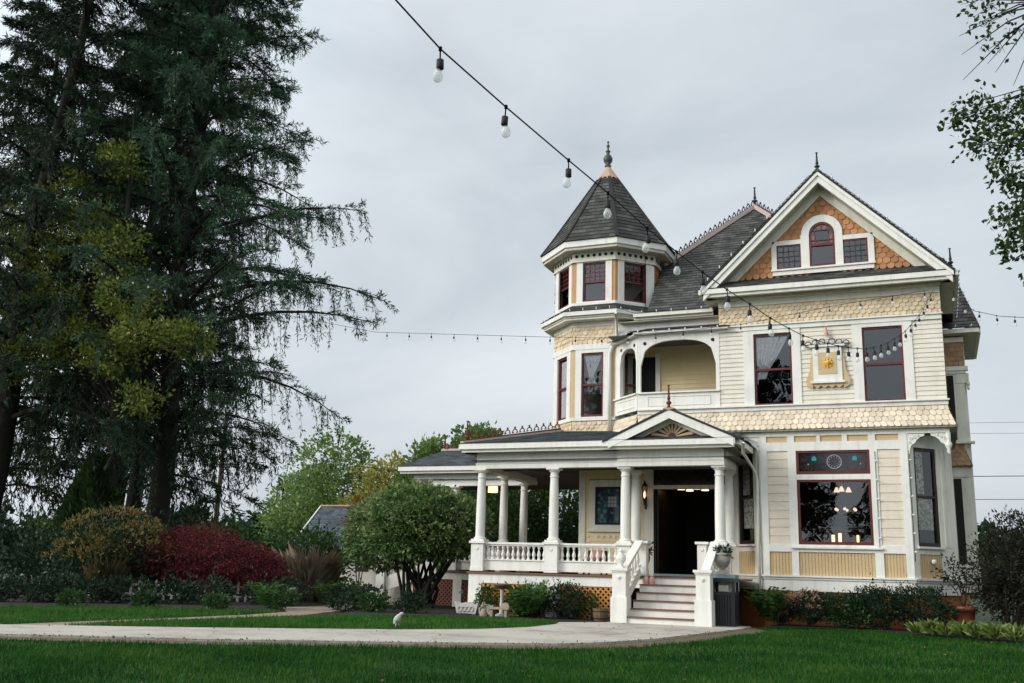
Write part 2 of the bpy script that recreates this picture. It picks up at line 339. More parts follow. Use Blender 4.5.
M = dict(
    white=paint('white_paint', (.80, .78, .715), .5, .05, 2.5, dirt=(.5, .46, .38), dirt_amt=.40, streak=.16),
    cream=paint('cream_clapboard', (.79, .735, .625), .55, .05, 2.0, bump=.15, bscale=30, dirt=(.57, .49, .36), dirt_amt=.35, streak=.10, boards=.13),
    peach=paint('peach_clapboard', (.77, .68, .55), .55, .05, 2.0, bump=.15, bscale=30, streak=.10, boards=.12),
    tan=paint('tan_beadboard', (.58, .43, .235), .55, .07, 3.0, dirt=(.4, .28, .14), dirt_amt=.25),
    sage=paint('pale_trim', (.74, .72, .62), .55, .06, 2.0, dirt=(.45, .43, .33), dirt_amt=.35, streak=.18),
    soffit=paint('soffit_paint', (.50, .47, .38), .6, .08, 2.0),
    ceiling=paint('porch_ceiling', (.11, .11, .10), .6, .1, 2.0),  # dark grey carries the shade under the porch and balcony roofs
    porchwall=paint('porch_wall', (.77, .63, .37), .55, .06, 2.0),
    sash=paint('oxblood_sash', (.125, .022, .022), .4, .2, 4.0),
    darkframe=paint('dark_brown_frame', (.03, .016, .013), .4, .2),
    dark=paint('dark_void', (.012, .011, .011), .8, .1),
    room=paint('dark_room_lining', (.016, .015, .016), .8, .1),  # interior gloom is put into this near-black colour
    brown=paint('brown_nosing', (.19, .085, .055), .6, .15, 5.0),
    teal=paint('grey_teal_deck', (.22, .29, .29), .5, .12, 4.0),
    fscale=tilemat('frieze_scales', (.69, .55, .37)),
    sscale=tilemat('skirt_scales', (.73, .61, .46)),
    oscale=tilemat('orange_scales', (.47, .225, .10), .28),
    wingscale=tilemat('dark_wing_scales', (.36, .22, .12), .25),  # darker brown than the front scales, for the right wing
    orange=paint('orange_trim', (.52, .28, .125), .55, .08, 3.0),
    roof=shinglemat('roof_shingles', (.072, .072, .068)),
    proof=shinglemat('porch_roof_shingles', (.068, .077, .086), .3, .4, moss=(.05, .06, .012)),
    slate=shinglemat('slate_roof', (.075, .09, .11), .4, .3),
    copper=paint('copper_cap', (.50, .30, .21), .35, .2, 5.0, dirt=(.32, .35, .28), dirt_amt=.4),
    verd=paint('verdigris_metal', (.05, .065, .055), .4, .25, 8.0),
    iron=paint('dark_iron', (.018, .02, .022), .45, .2, 8.0),
    rust=paint('rusty_cresting', (.13, .035, .022), .6, .3, 8.0),
    flash=paint('pink_flashing', (.52, .40, .36), .45, .1, 3.0),
    brick=paint('painted_foundation', (.33, .115, .035), .7, .15, 4.0, bump=.3, bscale=20),
    lattice=paint('orange_lattice', (.55, .25, .06), .6, .1, 4.0),
    glass=glassmat('window_glass', 1.75),
    cglass=glassmat('clear_glass', .8),
    darkglass=glassmat('dark_glass', 1.7, (.5, .5, .5)),
    curtain=clothmat('curtain_cloth', (.92, .93, .94)),
    lace=clothmat('lace_cloth', (.9, .9, .8)),
    stain=stainedmat('stained_glass_blue', [(.02, .03, .04), (.01, .10, .14), (.02, .02, .03), (.03, .2, .22), (.01, .02, .03), (.10, .12, .12)], 11),
    stain2=stainedmat('stained_glass_dark', [(.02, .015, .015), (.03, .03, .03), (.015, .012, .012), (.05, .02, .02), (.02, .02, .02), (.01, .01, .01)], 16),
    turq=paint('turquoise_glass', (.02, .30, .33), .1, .1),
    wglass=paint('white_glass', (.35, .36, .36), .2, .1),
    lamp=emit('lamp_glow', (1, .60, .28), 2.2),
    lampw=emit('lamp_glow_pale', (1, .74, .52), .85),
    gold=paint('gold_emblem', (.75, .42, .08), .35, .2, 10),
    cable=paint('black_cable', (.012, .012, .013), .6, .1),
    bulb=bulbmat('clear_bulb'),
    whiteled=paint('white_clip_bulb', (.8, .82, .85), .3, .03),
    bin=paint('charcoal_plastic', (.022, .024, .027), .45, .2, 6.0),
    stone=paint('grey_cast_stone', (.33, .31, .26), .8, .25, 7.0, bump=.4, bscale=30, dirt=(.12, .13, .07), dirt_amt=.6),
    wstone=paint('white_cast_stone', (.50, .48, .44), .75, .2, 6.0, bump=.3, bscale=25, dirt=(.2, .2, .15), dirt_amt=.5),
    tanstone=paint('tan_cast_stone', (.33, .265, .19), .8, .2, 7.0, bump=.4, bscale=25, dirt=(.2, .16, .1), dirt_amt=.5),
    terra=paint('terracotta', (.26, .075, .035), .75, .2, 6.0),
    wood=paint('cask_wood', (.14, .09, .05), .7, .25, 8.0),
    pinkglass=paint('pink_jar', (.55, .30, .27), .3, .1),
    pinkcloth=paint('red_and_white_cushion', (.6, .25, .24), .8, .3, 30.0),
    bark=paint('dark_bark', (.017, .014, .011), .9, .4, 3.0, bump=.8, bscale=9),
    bark2=paint('grey_bark', (.045, .037, .03), .9, .35, 4.0, bump=.8, bscale=12),
    soil=paint('garden_soil', (.016, .013, .009), .95, .4, 3.0, bump=.6, bscale=12),
    concrete=concretemat('path_concrete', (.46, .42, .36)),
    dirtpath=paint('packed_dirt', (.27, .21, .155), .95, .35, 2.0, bump=.7, bscale=35, dirt=(.16, .12, .08), dirt_amt=.6),
    gravel=paint('edge_gravel', (.13, .10, .065), .95, .5, 30.0, bump=.9, bscale=45),
    turf=paint('turf_base', (.016, .045, .010), .95, .4, 1.5, bump=.5, bscale=20),
    farground=paint('far_ground', (.03, .045, .02), .95, .4, .3),
    polewood=paint('pole_wood', (.16, .11, .08), .8, .2),
    stucco=paint('pale_stucco', (.55, .52, .47), .8, .08),
)
M['cedar'] = leafmat('cedar_needles', [(.018, .042, .022), (.040, .082, .044), (.075, .135, .076), (.13, .20, .12)], .6, .22, .12, patch=.3)
M['darkconifer'] = leafmat('dark_needles', [(.010, .022, .012), (.020, .042, .020), (.04, .068, .03)], .6, .2, .15, patch=.4)
M['yellowleaf'] = leafmat('yellow_green_leaves', [(.04, .065, .014), (.11, .15, .028), (.23, .28, .055), (.46, .48, .15)], .5, .4, patch=.6)
M['green'] = leafmat('mid_green_leaves', [(.018, .045, .014), (.04, .09, .024), (.075, .14, .04)], .45, .3)
M['lightgreen'] = leafmat('light_green_leaves', [(.06, .13, .03), (.16, .25, .07), (.30, .38, .14)], .5, .35, patch=.4)
M['olive'] = leafmat('olive_yellow_leaves', [(.17, .18, .035), (.33, .32, .07), (.46, .43, .13)], .5, .35, patch=.4)
M['rhodo'] = leafmat('rhododendron_leaves', [(.025, .065, .016), (.08, .155, .04), (.16, .24, .08), (.34, .39, .22)], .34, .22)
M['maple'] = leafmat('crimson_leaves', [(.028, .005, .006), (.072, .010, .013), (.14, .020, .023), (.25, .055, .055)], .5, .3)
M['pieris'] = leafmat('bronze_tipped_leaves', [(.04, .06, .014), (.12, .12, .03), (.22, .16, .045), (.36, .22, .08)], .45, .25)
M['cypress'] = leafmat('cypress_sprays', [(.010, .024, .008), (.022, .05, .014), (.045, .075, .02)], .55, .2)
M['shade'] = leafmat('dark_shrub_leaves', [(.008, .020, .010), (.018, .04, .018), (.035, .065, .028)], .45, .2)
M['midshade'] = leafmat('deep_green_leaves', [(.010, .028, .010), (.024, .055, .018), (.05, .095, .03)], .45, .25)
M['toplit'] = leafmat('pale_toplit_leaves', [(.10, .16, .05), (.20, .27, .10), (.36, .38, .20)], .35, .25)  # pale tone imitates the lit top of the rhododendron
M['fern'] = leafmat('fern_fronds', [(.02, .06, .012), (.05, .12, .025), (.09, .18, .04)], .5, .3)
M['hosta'] = leafmat('variegated_leaves', [(.05, .10, .02), (.15, .21, .05), (.36, .40, .14)], .45, .3)
M['dry'] = leafmat('dry_grass', [(.16, .115, .075), (.30, .225, .16), (.42, .34, .25)], .8, .2)
M['drygreen'] = leafmat('olive_dry_grass', [(.03, .03, .012), (.07, .06, .025), (.12, .095, .04)], .8, .2)
M['pinkflower'] = leafmat('pale_pink_flowers', [(.30, .14, .10), (.45, .27, .19), (.55, .42, .30)], .6, .3)
M['whiteflower'] = leafmat('white_flowers', [(.5, .5, .48), (.7, .7, .68)], .6, .3)
M['plum'] = leafmat('plum_leaves', [(.014, .016, .010), (.028, .028, .016), (.05, .05, .024)], .5, .25)
M['orangeleaf'] = leafmat('orange_leaves', [(.10, .04, .015), (.2, .085, .03), (.26, .14, .05)], .5, .3)
M['mapleleaf'] = leafmat('spring_maple_leaves', [(.016, .034, .008), (.038, .070, .016), (.075, .115, .028)], .5, .3)
M['grass'] = leafmat('grass_blades', [(.005, .028, .005), (.012, .062, .009), (.035, .115, .018), (.11, .19, .035)], .8, .25, .08, patch=.7)
M['grass2'] = leafmat('bright_grass_blades', [(.010, .050, .008), (.026, .105, .015), (.065, .165, .030), (.14, .20, .05)], .8, .3, .08, patch=.8)

# ------------------------------------------------------------------ house
class Fc:
    """a vertical facet from P0 to P1 seen from outside, left to right"""
    def __init__(s, P0, P1):
        s.P = Vector((*P0, 0)); d = Vector((*P1, 0)) - s.P; s.L = d.length; s.U = d.normalized(); s.N = Vector((s.U.y, -s.U.x, 0))
    def p(s, u, z, d=0.0): return s.P + s.U*u + s.N*d + Vector((0, 0, z))
    def box(s, mb, u0, u1, z0, z1, d0, d1, m=0): mb.obox(s.p(u0, z0, d0), s.U*(u1-u0), s.N*(d1-d0), Vector((0, 0, z1-z0)), m)
    def quad(s, mb, u0, u1, z0, z1, d, m=0): mb.face((s.p(u0, z0, d), s.p(u1, z0, d), s.p(u1, z1, d), s.p(u0, z1, d)), None, m)
    def clap(s, mb, u0, u1, z0, z1, pitch=.118, lip=.017):
        if u1-u0 < .02 or z1-z0 < .02: return
        mb.courses(s.p(u0, z0), s.p(u1, z0), s.p(u1, z1), s.p(u0, z1), pitch, lip, out=s.N)
    def disc(s, mb, u, z, r, d0, d1, n=14):
        mb.prism([s.p(u + r*math.cos(2*PI*k/n), z + r*math.sin(2*PI*k/n), d0) for k in range(n)], s.N*(d1-d0))

def scales(mb, P, u0, u1, v0, v1, w=.17, h=.15, lim=None, hole=None):
    """rows of round-butt shingles; P(u,v,d) -> point; lim(v) -> (lo,hi) in u"""
    nr = max(1, round((v1-v0)/h)); h = (v1-v0)/nr
    for r in range(nr):
        vb = v0 + r*h; off = .5*w*(r % 2)
        k0 = int((u0-off)//w)-1; k1 = int((u1-off)//w)+2
        for k in range(k0, k1):
            a, b = off+k*w, off+(k+1)*w
            if b <= u0+.004 or a >= u1-.004: continue
            if hole and hole((a+b)/2, vb+h*.7): continue
            g = w*.03; vt = min(vb+h*1.45, v1); rr = w*.42
            prof = [(a+g, vt), (a+g, vb+rr*.75), (a+w*.14, vb+rr*.30), (a+w*.33, vb+rr*.05), (a+w*.5, vb), (b-w*.33, vb+rr*.05), (b-w*.14, vb+rr*.30), (b-g, vb+rr*.75), (b-g, vt)]
            pts = []
            dj = rnd.uniform(0, .010); ry = rnd.uniform(-.006, .006); rx = rnd.uniform(-.004, .004)
            for (u, v) in prof:
                lo, hi = (u0, u1) if lim is None else lim(v)
                u = min(max(u, lo), hi)
                t = (v-vb)/(h*1.45)
                if lim is None: v = min(max(v+ry+rx*((u-a)/w-.5)*2, v0), v1)
                pts.append(P(u, v, .027+dj-.024*t))
            if (Vector(pts[4])-Vector(pts[0])).length < .02: continue
            if max((Vector(p)-Vector(pts[0])).length for p in (pts[-1], pts[6], pts[7])) < .02: continue
            mb.face(pts)

house = thing('victorian_house', 'cream two storey victorian house with corner turret, front gable and pillared wraparound porch', 'house', (0, 0, 0))
SPLIT = {'clapboard_wall', 'bay_clapboard', 'beadboard_panel', 'side_soffit', 'turret_corner_strip', 'underfloor_shade', 'wing_trim', 'gutter', 'soffit', 'arch_hole_disc', 'turret_scales', 'turret_side_scales'}
def part(name, mb, mat, parent=house, smooth=False):
    if name in SPLIT:
        for q in mb.islands(): o = q.build(name, M[mat], parent, None, smooth)
        return o
    return mb.build(name, M[mat], parent, None, smooth)

def curtain_mesh(F, z0, z1, left, right, d=-.078, n=14, pleat=-.03):
    """hanging cloth: left(t), right(t) give its edges at t from 0 (top) to 1 (bottom)"""
    mb = MB(); rows = 12
    for i in range(rows):
        ta, tb = i/rows, (i+1)/rows
        za, zb = z1+(z0-z1)*ta, z1+(z0-z1)*tb
        for k in range(n):
            def q(t, z, kk):
                a, b = left(t), right(t); return F.p(a+(b-a)*kk/n, z, d + (pleat if kk % 2 else 0)*min(1, (b-a)*2))
            mb.face((q(ta, za, k), q(tb, zb, k), q(tb, zb, k+1), q(ta, za, k+1)))
    return mb

def window(F, u0, u1, z0, z1, case=(.2, .2, .0, .0), sashes='double', grid=None, cw='white', red='sash', mun=None, sw=.048, d=0.0, glass='glass', curtains=(), rec=.05):
    """sash frame (part) with casing, panes and curtains (sub-parts)"""
    mb = MB(); a = sw
    zm = z0 + (z1-z0)*.5
    F.box(mb, u0, u0+a, z0, z1, d-rec-.03, d-.012); F.box(mb, u1-a, u1, z0, z1, d-rec-.03, d-.012)
    F.box(mb, u0+a, u1-a, z1-a, z1, d-rec-.03, d-.014); F.box(mb, u0+a, u1-a, z0, z0+a*1.35, d-rec-.03, d-.010)
    if sashes == 'double':
        F.box(mb, u0+a, u1-a, zm-.025, zm+.03, d-rec-.02, d-.016)
    if grid:
        mo = mb
        if mun: mb = MB()
        nu, nz, g0, g1 = grid
        for i in range(1, nu):
            u = u0+a+(u1-u0-2*a)*i/nu; F.box(mb, u-.011, u+.011, g0, g1, d-rec-.012, d-rec+.012)
        for i in range(1, nz):
            z = g0+(g1-g0)*i/nz; F.box(mb, u0+a, u1-a, z-.011, z+.011, d-rec-.011, d-rec+.010)
        mg, mb = mb, mo
    w = mb.build('window', M[red], house)
    g = MB()
    if sashes == 'double':
        F.quad(g, u0+a, u1-a, zm+.03, z1-a, d-rec); F.quad(g, u0+a, u1-a, z0+a*1.35, zm-.025, d-rec-.018)
    else: F.quad(g, u0+a, u1-a, z0+a*1.35, z1-a, d-rec)
    g.build('pane', M[glass], w)
    c = MB(); l, r, b, t = case
    if l: F.box(c, u0-l, u0, z0-b, z1+t, d-rec-.03, d+.035)
    if r: F.box(c, u1, u1+r, z0-b, z1+t, d-rec-.03, d+.035)
    if t: F.box(c, u0, u1, z1, z1+t, d-rec-.03, d+.033)
    if b: F.box(c, u0, u1, z0-b, z0, d-rec-.03, d+.037)
    for q_ in (c.islands(.001) if c.v else []): q_.build('casing', M[cw], w)
    if grid and mun: mg.build('muntin', M[mun], w)
    for (mbc, mat) in curtains: mbc.build('curtain', M[mat], w)
    return w

XL, XR = -5.43, 0.0
FR = Fc((XL, 0), (XR, 0))
ux = lambda x: x - XL
W1, W2 = (-4.54, -3.58), (-1.86, -.915)
Z0, Z1 = 5.42, 7.32
# ---- upper front wall (clapboards around the two windows)
mb = MB()
for (a, b) in ((XL, W1[0]-.26), (W1[1]+.22, W2[0]-.24), (W2[1]+.22, XR)):
    FR.clap(mb, ux(a), ux(b), 5.42, 7.42)
# side returns of the gable block
SR = Fc((0, 0), (0, 4.2)); SR.clap(mb, 0, 4.2, 5.3, 8.3)
SL = Fc((XL, 2.0), (XL, 0)); SL.clap(mb, 0, 2.0, 5.9, 8.3)
part('clapboard_wall', mb, 'cream')
mb = MB()
FR.box(mb, ux(XL), ux(XR), 7.42, 7.57, -.05, .05); FR.box(mb, ux(XL)-.0, ux(XR)+.03, 7.535, 7.575, .05, .09)
FR.box(mb, ux(-7.65), ux(XR)+.02, 5.30, 5.42, -.05, .045); FR.box(mb, ux(-7.65), ux(XR)+.05, 5.40, 5.435, .045, .10)
for (w, l, r) in ((W1, .26, .22), (W2, .24, .22)):   # plain apron under and over the windows
    FR.box(mb, ux(w[0]-l), ux(w[1]+r), 7.32, 7.42, -.05, .032)
part('wall_band', mb, 'white')
# frieze of scalloped shingles
mb = MB(); scales(mb, FR.p, .0, ux(XR), 7.575, 8.10, .145, .115)
FR.quad(mb, 0, ux(XR), 7.5, 8.3, -.01)
part('scalloped_frieze', mb, 'fscale')
mb = MB(); FR.box(mb, 0, ux(XR), 8.09, 8.33, -.02, .05); FR.box(mb, -.02, ux(XR)+.02, 8.25, 8.33, .05, .13); part('frieze_board', mb, 'sage')
# cornice and pent roof
mb = MB()
FR.box(mb, -.30, ux(XR)+.30, 8.37, 8.50, .36, .52); FR.box(mb, -.27, ux(XR)+.27, 8.29, 8.37, .36, .46)
part('cornice', mb, 'white')
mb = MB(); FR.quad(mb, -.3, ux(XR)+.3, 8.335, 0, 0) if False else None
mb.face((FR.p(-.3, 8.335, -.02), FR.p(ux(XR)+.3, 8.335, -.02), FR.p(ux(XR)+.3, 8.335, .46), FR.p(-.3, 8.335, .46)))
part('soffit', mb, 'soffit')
mb = MB(); mb.courses(FR.p(-.26, 8.505, .53), FR.p(ux(XR)+.26, 8.505, .53), FR.p(ux(XR)+.02, 8.83, -.02), FR.p(-.02, 8.83, -.02), .13, .016, out=(0, -1, 1)); part('pent_roof', mb, 'roof')

# ---- pediment of the front gable
GX, GZ, GS = -2.715, 11.50, .975           # apex x, z of the roof surface, slope
def rake(mb, ax, az, half, y0, y1, t, slope=GS, cut=None):
    for s in (-1, 1):
        P = [(ax, y0, az), (ax + s*half, y0, az - slope*half), (ax + s*half, y0, az - slope*half - t), (ax, y0, az - t)]
        mb.prism(P, (0, y1-y0, 0))
mb = MB(); rake(mb, GX, GZ-.07, 3.02, -.50, -.42, .29); rake(mb, GX, GZ-.07, 3.05, -.54, -.50, .10); part('rake_board', mb, 'white')
mb = MB(); rake(mb, GX, GZ-.30, 2.75, -.42, -.05, .03); part('rake_soffit', mb, 'soffit')
mb = MB(); rake(mb, GX, 11.22, 2.62, -.085, -.02, .30); part('inner_rake_board', mb, 'sage')
GT = 10.93
lim = lambda v: (ux(GX) - (GT-v)/GS, ux(GX) + (GT-v)/GS)
PG = lambda u, v, d: FR.p(u, v, d*1.0+.02)
mb = MB(); GH = lambda u, v: (ux(-3.9) < u < ux(-1.55) and 8.9 < v < 9.72) or (abs(u-ux(-2.715)) < .40 and v < 9.9) or math.hypot(u-ux(-2.715), v-9.88) < .40
scales(mb, PG, .4, 5.03, 8.80, 10.93, .185, .14, lim, GH)
for q in ([(.35, 8.6), (5.1, 8.6), (5.0, 8.9), (.45, 8.9)], [(.45, 8.85), (ux(-3.92), 8.85), (ux(-3.92), 9.85)], [(ux(-1.53), 8.85), (5.0, 8.85), (ux(-1.53), 9.85)], [(ux(-3.95), 9.72), (ux(-3.16), 9.72), (ux(-3.16), 10.75)], [(ux(-2.27), 9.72), (ux(-1.48), 9.72), (ux(-2.27), 10.75)], [(ux(-3.17), 10.26), (ux(-2.26), 10.26), (ux(GX), 11.2)]):
    mb.face([FR.p(u, v, -.02) for u, v in q])
part('gable_scales', mb, 'oscale')
# window group casing in the gable
mb = MB()
FR.box(mb, ux(-3.98), ux(-1.47), 8.84, 8.985, 0, .09); FR.box(mb, ux(-4.02), ux(-1.43), 8.955, 9.0, .09, .13)
FR.box(mb, ux(-3.98), ux(-3.22), 9.66, 9.78, 0, .085); FR.box(mb, ux(-2.23), ux(-1.47), 9.66, 9.78, 0, .085)
FR.box(mb, ux(-4.0), ux(-3.87), 8.985, 9.66, 0, .087); FR.box(mb, ux(-1.60), ux(-1.45), 8.985, 9.66, 0, .087)
FR.box(mb, ux(-3.25), ux(-3.035), 8.985, 9.88, 0, .094); FR.box(mb, ux(-2.395), ux(-2.20), 8.985, 9.88, 0, .094)
n = 16
for k in range(n):
    a0, a1 = PI*k/n, PI*(k+1)/n
    pt = lambda r, a: FR.p(ux(-2.715) + r*math.cos(a), 9.88 + r*math.sin(a), 0)
    mb.prism([pt(.515, a0), pt(.515, a1), pt(.318, a1), pt(.318, a0)], FR.N*.094)
part('window_surround', mb, 'white')
FG = Fc((XL, -.075), (XR, -.075))
window(FG, ux(-3.87), ux(-3.25), 8.995, 9.66, (0, 0, 0, 0), 'single', (4, 4, 9.06, 9.62), mun='iron', sw=.04, rec=.03, glass='darkglass')
window(FG, ux(-2.21), ux(-1.60), 8.995, 9.66, (0, 0, 0, 0), 'single', (4, 4, 9.06, 9.62), mun='iron', sw=.04, rec=.03, glass='darkglass')
# arched window: lower sash, upper sash with coloured border
mb = MB(); u0, u1 = ux(-3.035), ux(-2.395); uc = (u0+u1)/2
FG.box(mb, u0, u0+.05, 8.995, 9.88, -.06, .0); FG.box(mb, u1-.05, u1, 8.995, 9.88, -.06, .0)
FG.box(mb, u0+.05, u1-.05, 8.995, 9.07, -.06, .0); FG.box(mb, u0+.05, u1-.05, 9.56, 9.62, -.05, .0)
for k in range(n):
    a0, a1 = PI*k/n, PI*(k+1)/n
    pt = lambda r, a: FG.p(uc + r*math.cos(a), 9.88 + r*math.sin(a), -.06)
    mb.prism([pt(.318, a0), pt(.318, a1), pt(.262, a1), pt(.262, a0)], FG.N*.06)
FG.box(mb, u0+.05, u1-.05, 9.70, 9.72, -.04, -.01); FG.box(mb, u0+.14, u0+.16, 9.62, 9.98, -.04, -.012); FG.box(mb, u1-.16, u1-.14, 9.62, 9.98, -.04, -.012)
FG.box(mb, u0+.09, u1-.09, 9.97, 9.99, -.04, -.011); FG.box(mb, uc-.01, uc+.01, 9.99, 10.14, -.04, -.012)
w = mb.build('arched_window', M['sash'], house)
g = MB(); FG.quad(g, u0+.05, u1-.05, 9.07, 9.56, -.045)
g.face([FG.p(u0+.05, 9.62, -.035), FG.p(u1-.05, 9.62, -.035)] + [FG.p(uc + .27*math.cos(a), 9.88 + .27*math.sin(a), -.035) for a in [PI*k/12 for k in range(13)]])
g.build('pane', M['darkglass'], w)
g = MB()
for (ua, ub, za, zb) in ((u0+.06, u0+.13, 9.63, 9.69), (u0+.06, u0+.13, 9.73, 9.85), (u1-.13, u1-.06, 9.63, 9.69), (u1-.13, u1-.06, 9.73, 9.85), (uc-.11, uc-.02, 10.0, 10.10), (uc+.02, uc+.11, 10.0, 10.10)):
    FG.quad(g, ua, ub, za, zb, -.028)
g.build('coloured_pane', paint('rose_glass', (.22, .13, .11), .15, .2), w)
# gable roof and its eaves
mb = MB()
for s in (-1, 1):
    ex = GX + s*3.08; ez = GZ - GS*3.08
    mb.courses((ex, -.55, ez), (ex, 6.2, ez), (GX, 6.2, GZ), (GX, -.55, GZ), .14, .016, out=(s, 0, 1))
    mb.prism([(ex, -.55, ez), (GX, -.55, GZ), (GX, -.55, GZ-.06), (ex, -.55, ez-.06)], (0, .25, 0))
part('gable_roof', mb, 'roof')
mb = MB()
for s in (-1, 1):
    ex = GX + s*3.08; ez = GZ - GS*3.08
    x0, x1 = sorted((ex, ex+s*.07)); mb.box(x0, x1, -.50, 2.6, ez-.13, ez+.0)
part('gutter', mb, 'sage')
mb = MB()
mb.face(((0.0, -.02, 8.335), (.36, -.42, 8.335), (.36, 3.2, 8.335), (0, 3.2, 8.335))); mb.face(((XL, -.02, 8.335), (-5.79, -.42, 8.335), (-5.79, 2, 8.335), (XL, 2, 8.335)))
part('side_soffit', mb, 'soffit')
def finial(name, c, h, r, mat, sub=None):
    mb = MB(); mb.lathe(c, [(r*1.1, 0), (r*.55, h*.05), (r*.6, h*.10), (r*1.25, h*.16), (r*1.25, h*.22), (r*.5, h*.28), (r*.5, h*.32), (r*.8, h*.36), (r*.55, h*.45), (r*.3, h*.9), (r*.75, h*.95), (0.001, h)], 8)
    return mb.build(name, M[mat], sub or house, None, True)
finial('gable_finial', (GX, -.5, GZ-.02), .50, .055, 'iron'); finial('eave_finial', (.28, -.48, 8.60), .46, .05, 'iron')
mb = MB()
for s in (-1, 1): mb.prism([(GX, -.565, GZ+.03), (GX+s*.13, -.565, GZ-.11), (GX, -.565, GZ-.07)], (0, .3, 0))
part('ridge_cap', mb, 'verd')
# ornamental plaque between the windows
mb = MB()
pc = ux(-2.70)
FR.box(mb, pc-.36, pc+.34, 5.96, 6.88, .02, .10); part('plaque_panel', mb, 'white')
mb = MB(); FR.box(mb, pc-.235, pc+.215, 6.16, 6.72, .10, .112); part('plaque_field', mb, 'tan')
mb = MB()
for (z, w, h, dd) in ((6.86, .44, .05, .15), (5.93, .42, .05, .14)): FR.box(mb, pc-w, pc+w-.02, z, z+h, .02, dd)
part('plaque_moulding', mb, 'white')
mb = MB()
for s in (-1, 1):
    o = pc + (.34 if s > 0 else -.36)
    mb.prism([FR.p(o, 6.72, .02), FR.p(o+s*.05, 6.6, .02), FR.p(o+s*.09, 6.25, .02), FR.p(o+s*.19, 6.0, .02), FR.p(o+s*.17, 5.88, .02), FR.p(o+s*.03, 5.80, .02), FR.p(o, 5.92, .02)], FR.N*.05)
pts = [FR.p(pc-.36, 5.93, .02)] + [FR.p(pc-.36+.70*k/20, 5.84+.03*math.cos(k*PI/2.5), .02) for k in range(21)] + [FR.p(pc+.34, 5.93, .02)]
mb.prism(pts, FR.N*.06)
part('plaque_scrollwork', mb, 'tan')
mb = MB()
for k in range(8):
    a = k*PI/4; mb.lathe(FR.p(pc + .10*math.cos(a), 6.44+.10*math.sin(a), .115), [(.001, -.045), (.045, 0), (.001, .045)], 6)
mb.lathe(FR.p(pc, 6.44, .12), [(.001, -.09), (.08, -.03), (.08, .03), (.001, .09)], 8)
part('plaque_emblem', mb, 'gold', smooth=True)
mb = MB(); mb.lathe(FR.p(pc, 7.14, .1), [(.03, 0), (.06, .05), (.03, .12), (.035, .15), (.001, .27)], 8); part('plaque_finial', mb, 'copper', smooth=True)
mb = MB()
for s in (-1, 1):
    for k in range(3):
        c = FR.p(pc + s*(.12+.17*k), 7.0-.03*k, .09); r = .075
        mb.tube([c + FR.U*r*math.cos(t) + Vector((0, 0, r*math.sin(t))) for t in [2*PI*i/9 for i in range(10)]], .014, 5)
mb.bar(FR.p(pc-.58, 6.92, .09), FR.p(pc+.56, 6.92, .09), .03, .03)
part('plaque_ironwork', mb, 'verd')

# upper windows with curtains
def gather(a0, b0, tm, am, bm, a1, b1):
    def mk(x0, xm, x1):
        return lambda t: x0+(xm-x0)*(t/tm)**1.15 if t < tm else xm+(x1-xm)*((t-tm)/(1-tm))
    return mk(a0, am, a1), mk(b0, bm, b1)
a, b = ux(W1[0])+.06, ux(W1[1])-.06
L_, R_ = gather(a, b-.05, .80, a+.01, a+.30, a, a+.22)
c1 = curtain_mesh(FR, Z0+.72, Z1-.08, L_, R_)
window(FR, ux(W1[0]), ux(W1[1]), Z0, Z1, (.26, .22, 0, 0), curtains=[(c1, 'curtain')])
window(FR, ux(W2[0]), ux(W2[1]), Z0, Z1, (.24, .22, 0, 0))

# ---- shingled skirt between the floors
def skirt(mb, P0, P1, e0, e1, zt=5.31, zb=4.78, fl=.17, w=.15, h=.118):
    """flared skirt along a facet; e0,e1 extend the lower edge to meet at corners"""
    F = Fc(P0, P1)
    def P(u, v, d):
        t = (zt-v)/(zt-zb); fr = fl*t**1.5
        uu = u + (-(e0*fr)*(1-u/F.L) + e1*fr*(u/F.L))
        return F.p(uu, v, fr + d)
    scales(mb, P, 0, F.L, zb, zt, w, h)
    for i in range(6):
        v0, v1 = zb+(zt-zb)*i/6, zb+(zt-zb)*(i+1)/6
        mb.face((P(0, v0, -.004), P(F.L, v0, -.004), P(F.L, v1, -.004), P(0, v1, -.004)))
TX0, TX1, TY = -9.84, -8.58, .90       # turret front face
k4 = math.tan(PI/8)
mb = MB()
skirt(mb, (-7.65, 0), (0, 0), -k4, 1); skirt(mb, (0, 0), (0, 4.5), 1, 0)
skirt(mb, (-8.56, .91), (-7.65, 0), -.3, k4)
part('shingle_skirt', mb, 'sscale')
mb = MB(); mb.box(-7.8, .17, -.15, .6, 4.745, 4.775); mb.box(0, .17, .6, 4.5, 4.745, 4.775); part('skirt_soffit', mb, 'soffit')

# ---- ground floor bay
BL, BR = -4.45, -.96
FB = Fc((XL, 0), (0, 0))
CLf = Fc((-5.41, .96), (-4.45, 0)); CRf = Fc((-.96, 0), (0, .96))
zl = [(4.47, 4.62)]
mb = MB()
def hb(a, b, z0, z1, d=.03): FB.box(mb, ux(a), ux(b), z0, z1, -.02, d)
hb(XL, 0, 4.62, 4.745); hb(BL, BR, 4.25, 4.47)
for (a, b) in ((BL, -4.29), (-3.77, -3.6), (-3.06, -2.97), (-2.45, -2.33), (-1.84, -1.68), (-1.15, BR)): hb(a, b, 4.47, 4.62, .028)
for (a, b) in ((BL, -4.28), (-3.77, -3.57), (-1.826, -1.65), (-1.13, BR)): hb(a, b, 1.95, 4.25, .031)
hb(BL, BR, 1.77, 1.95, .029)
for (a, b) in ((BL, -4.28), (-3.75, -3.58), (-1.82, -1.62), (-1.13, BR)): hb(a, b, 1.21, 1.77, .032)
FB.box(mb, ux(-3.75), ux(-1.62), 1.855, 1.895, .03, .10)
part('bay_trim', mb, 'white')
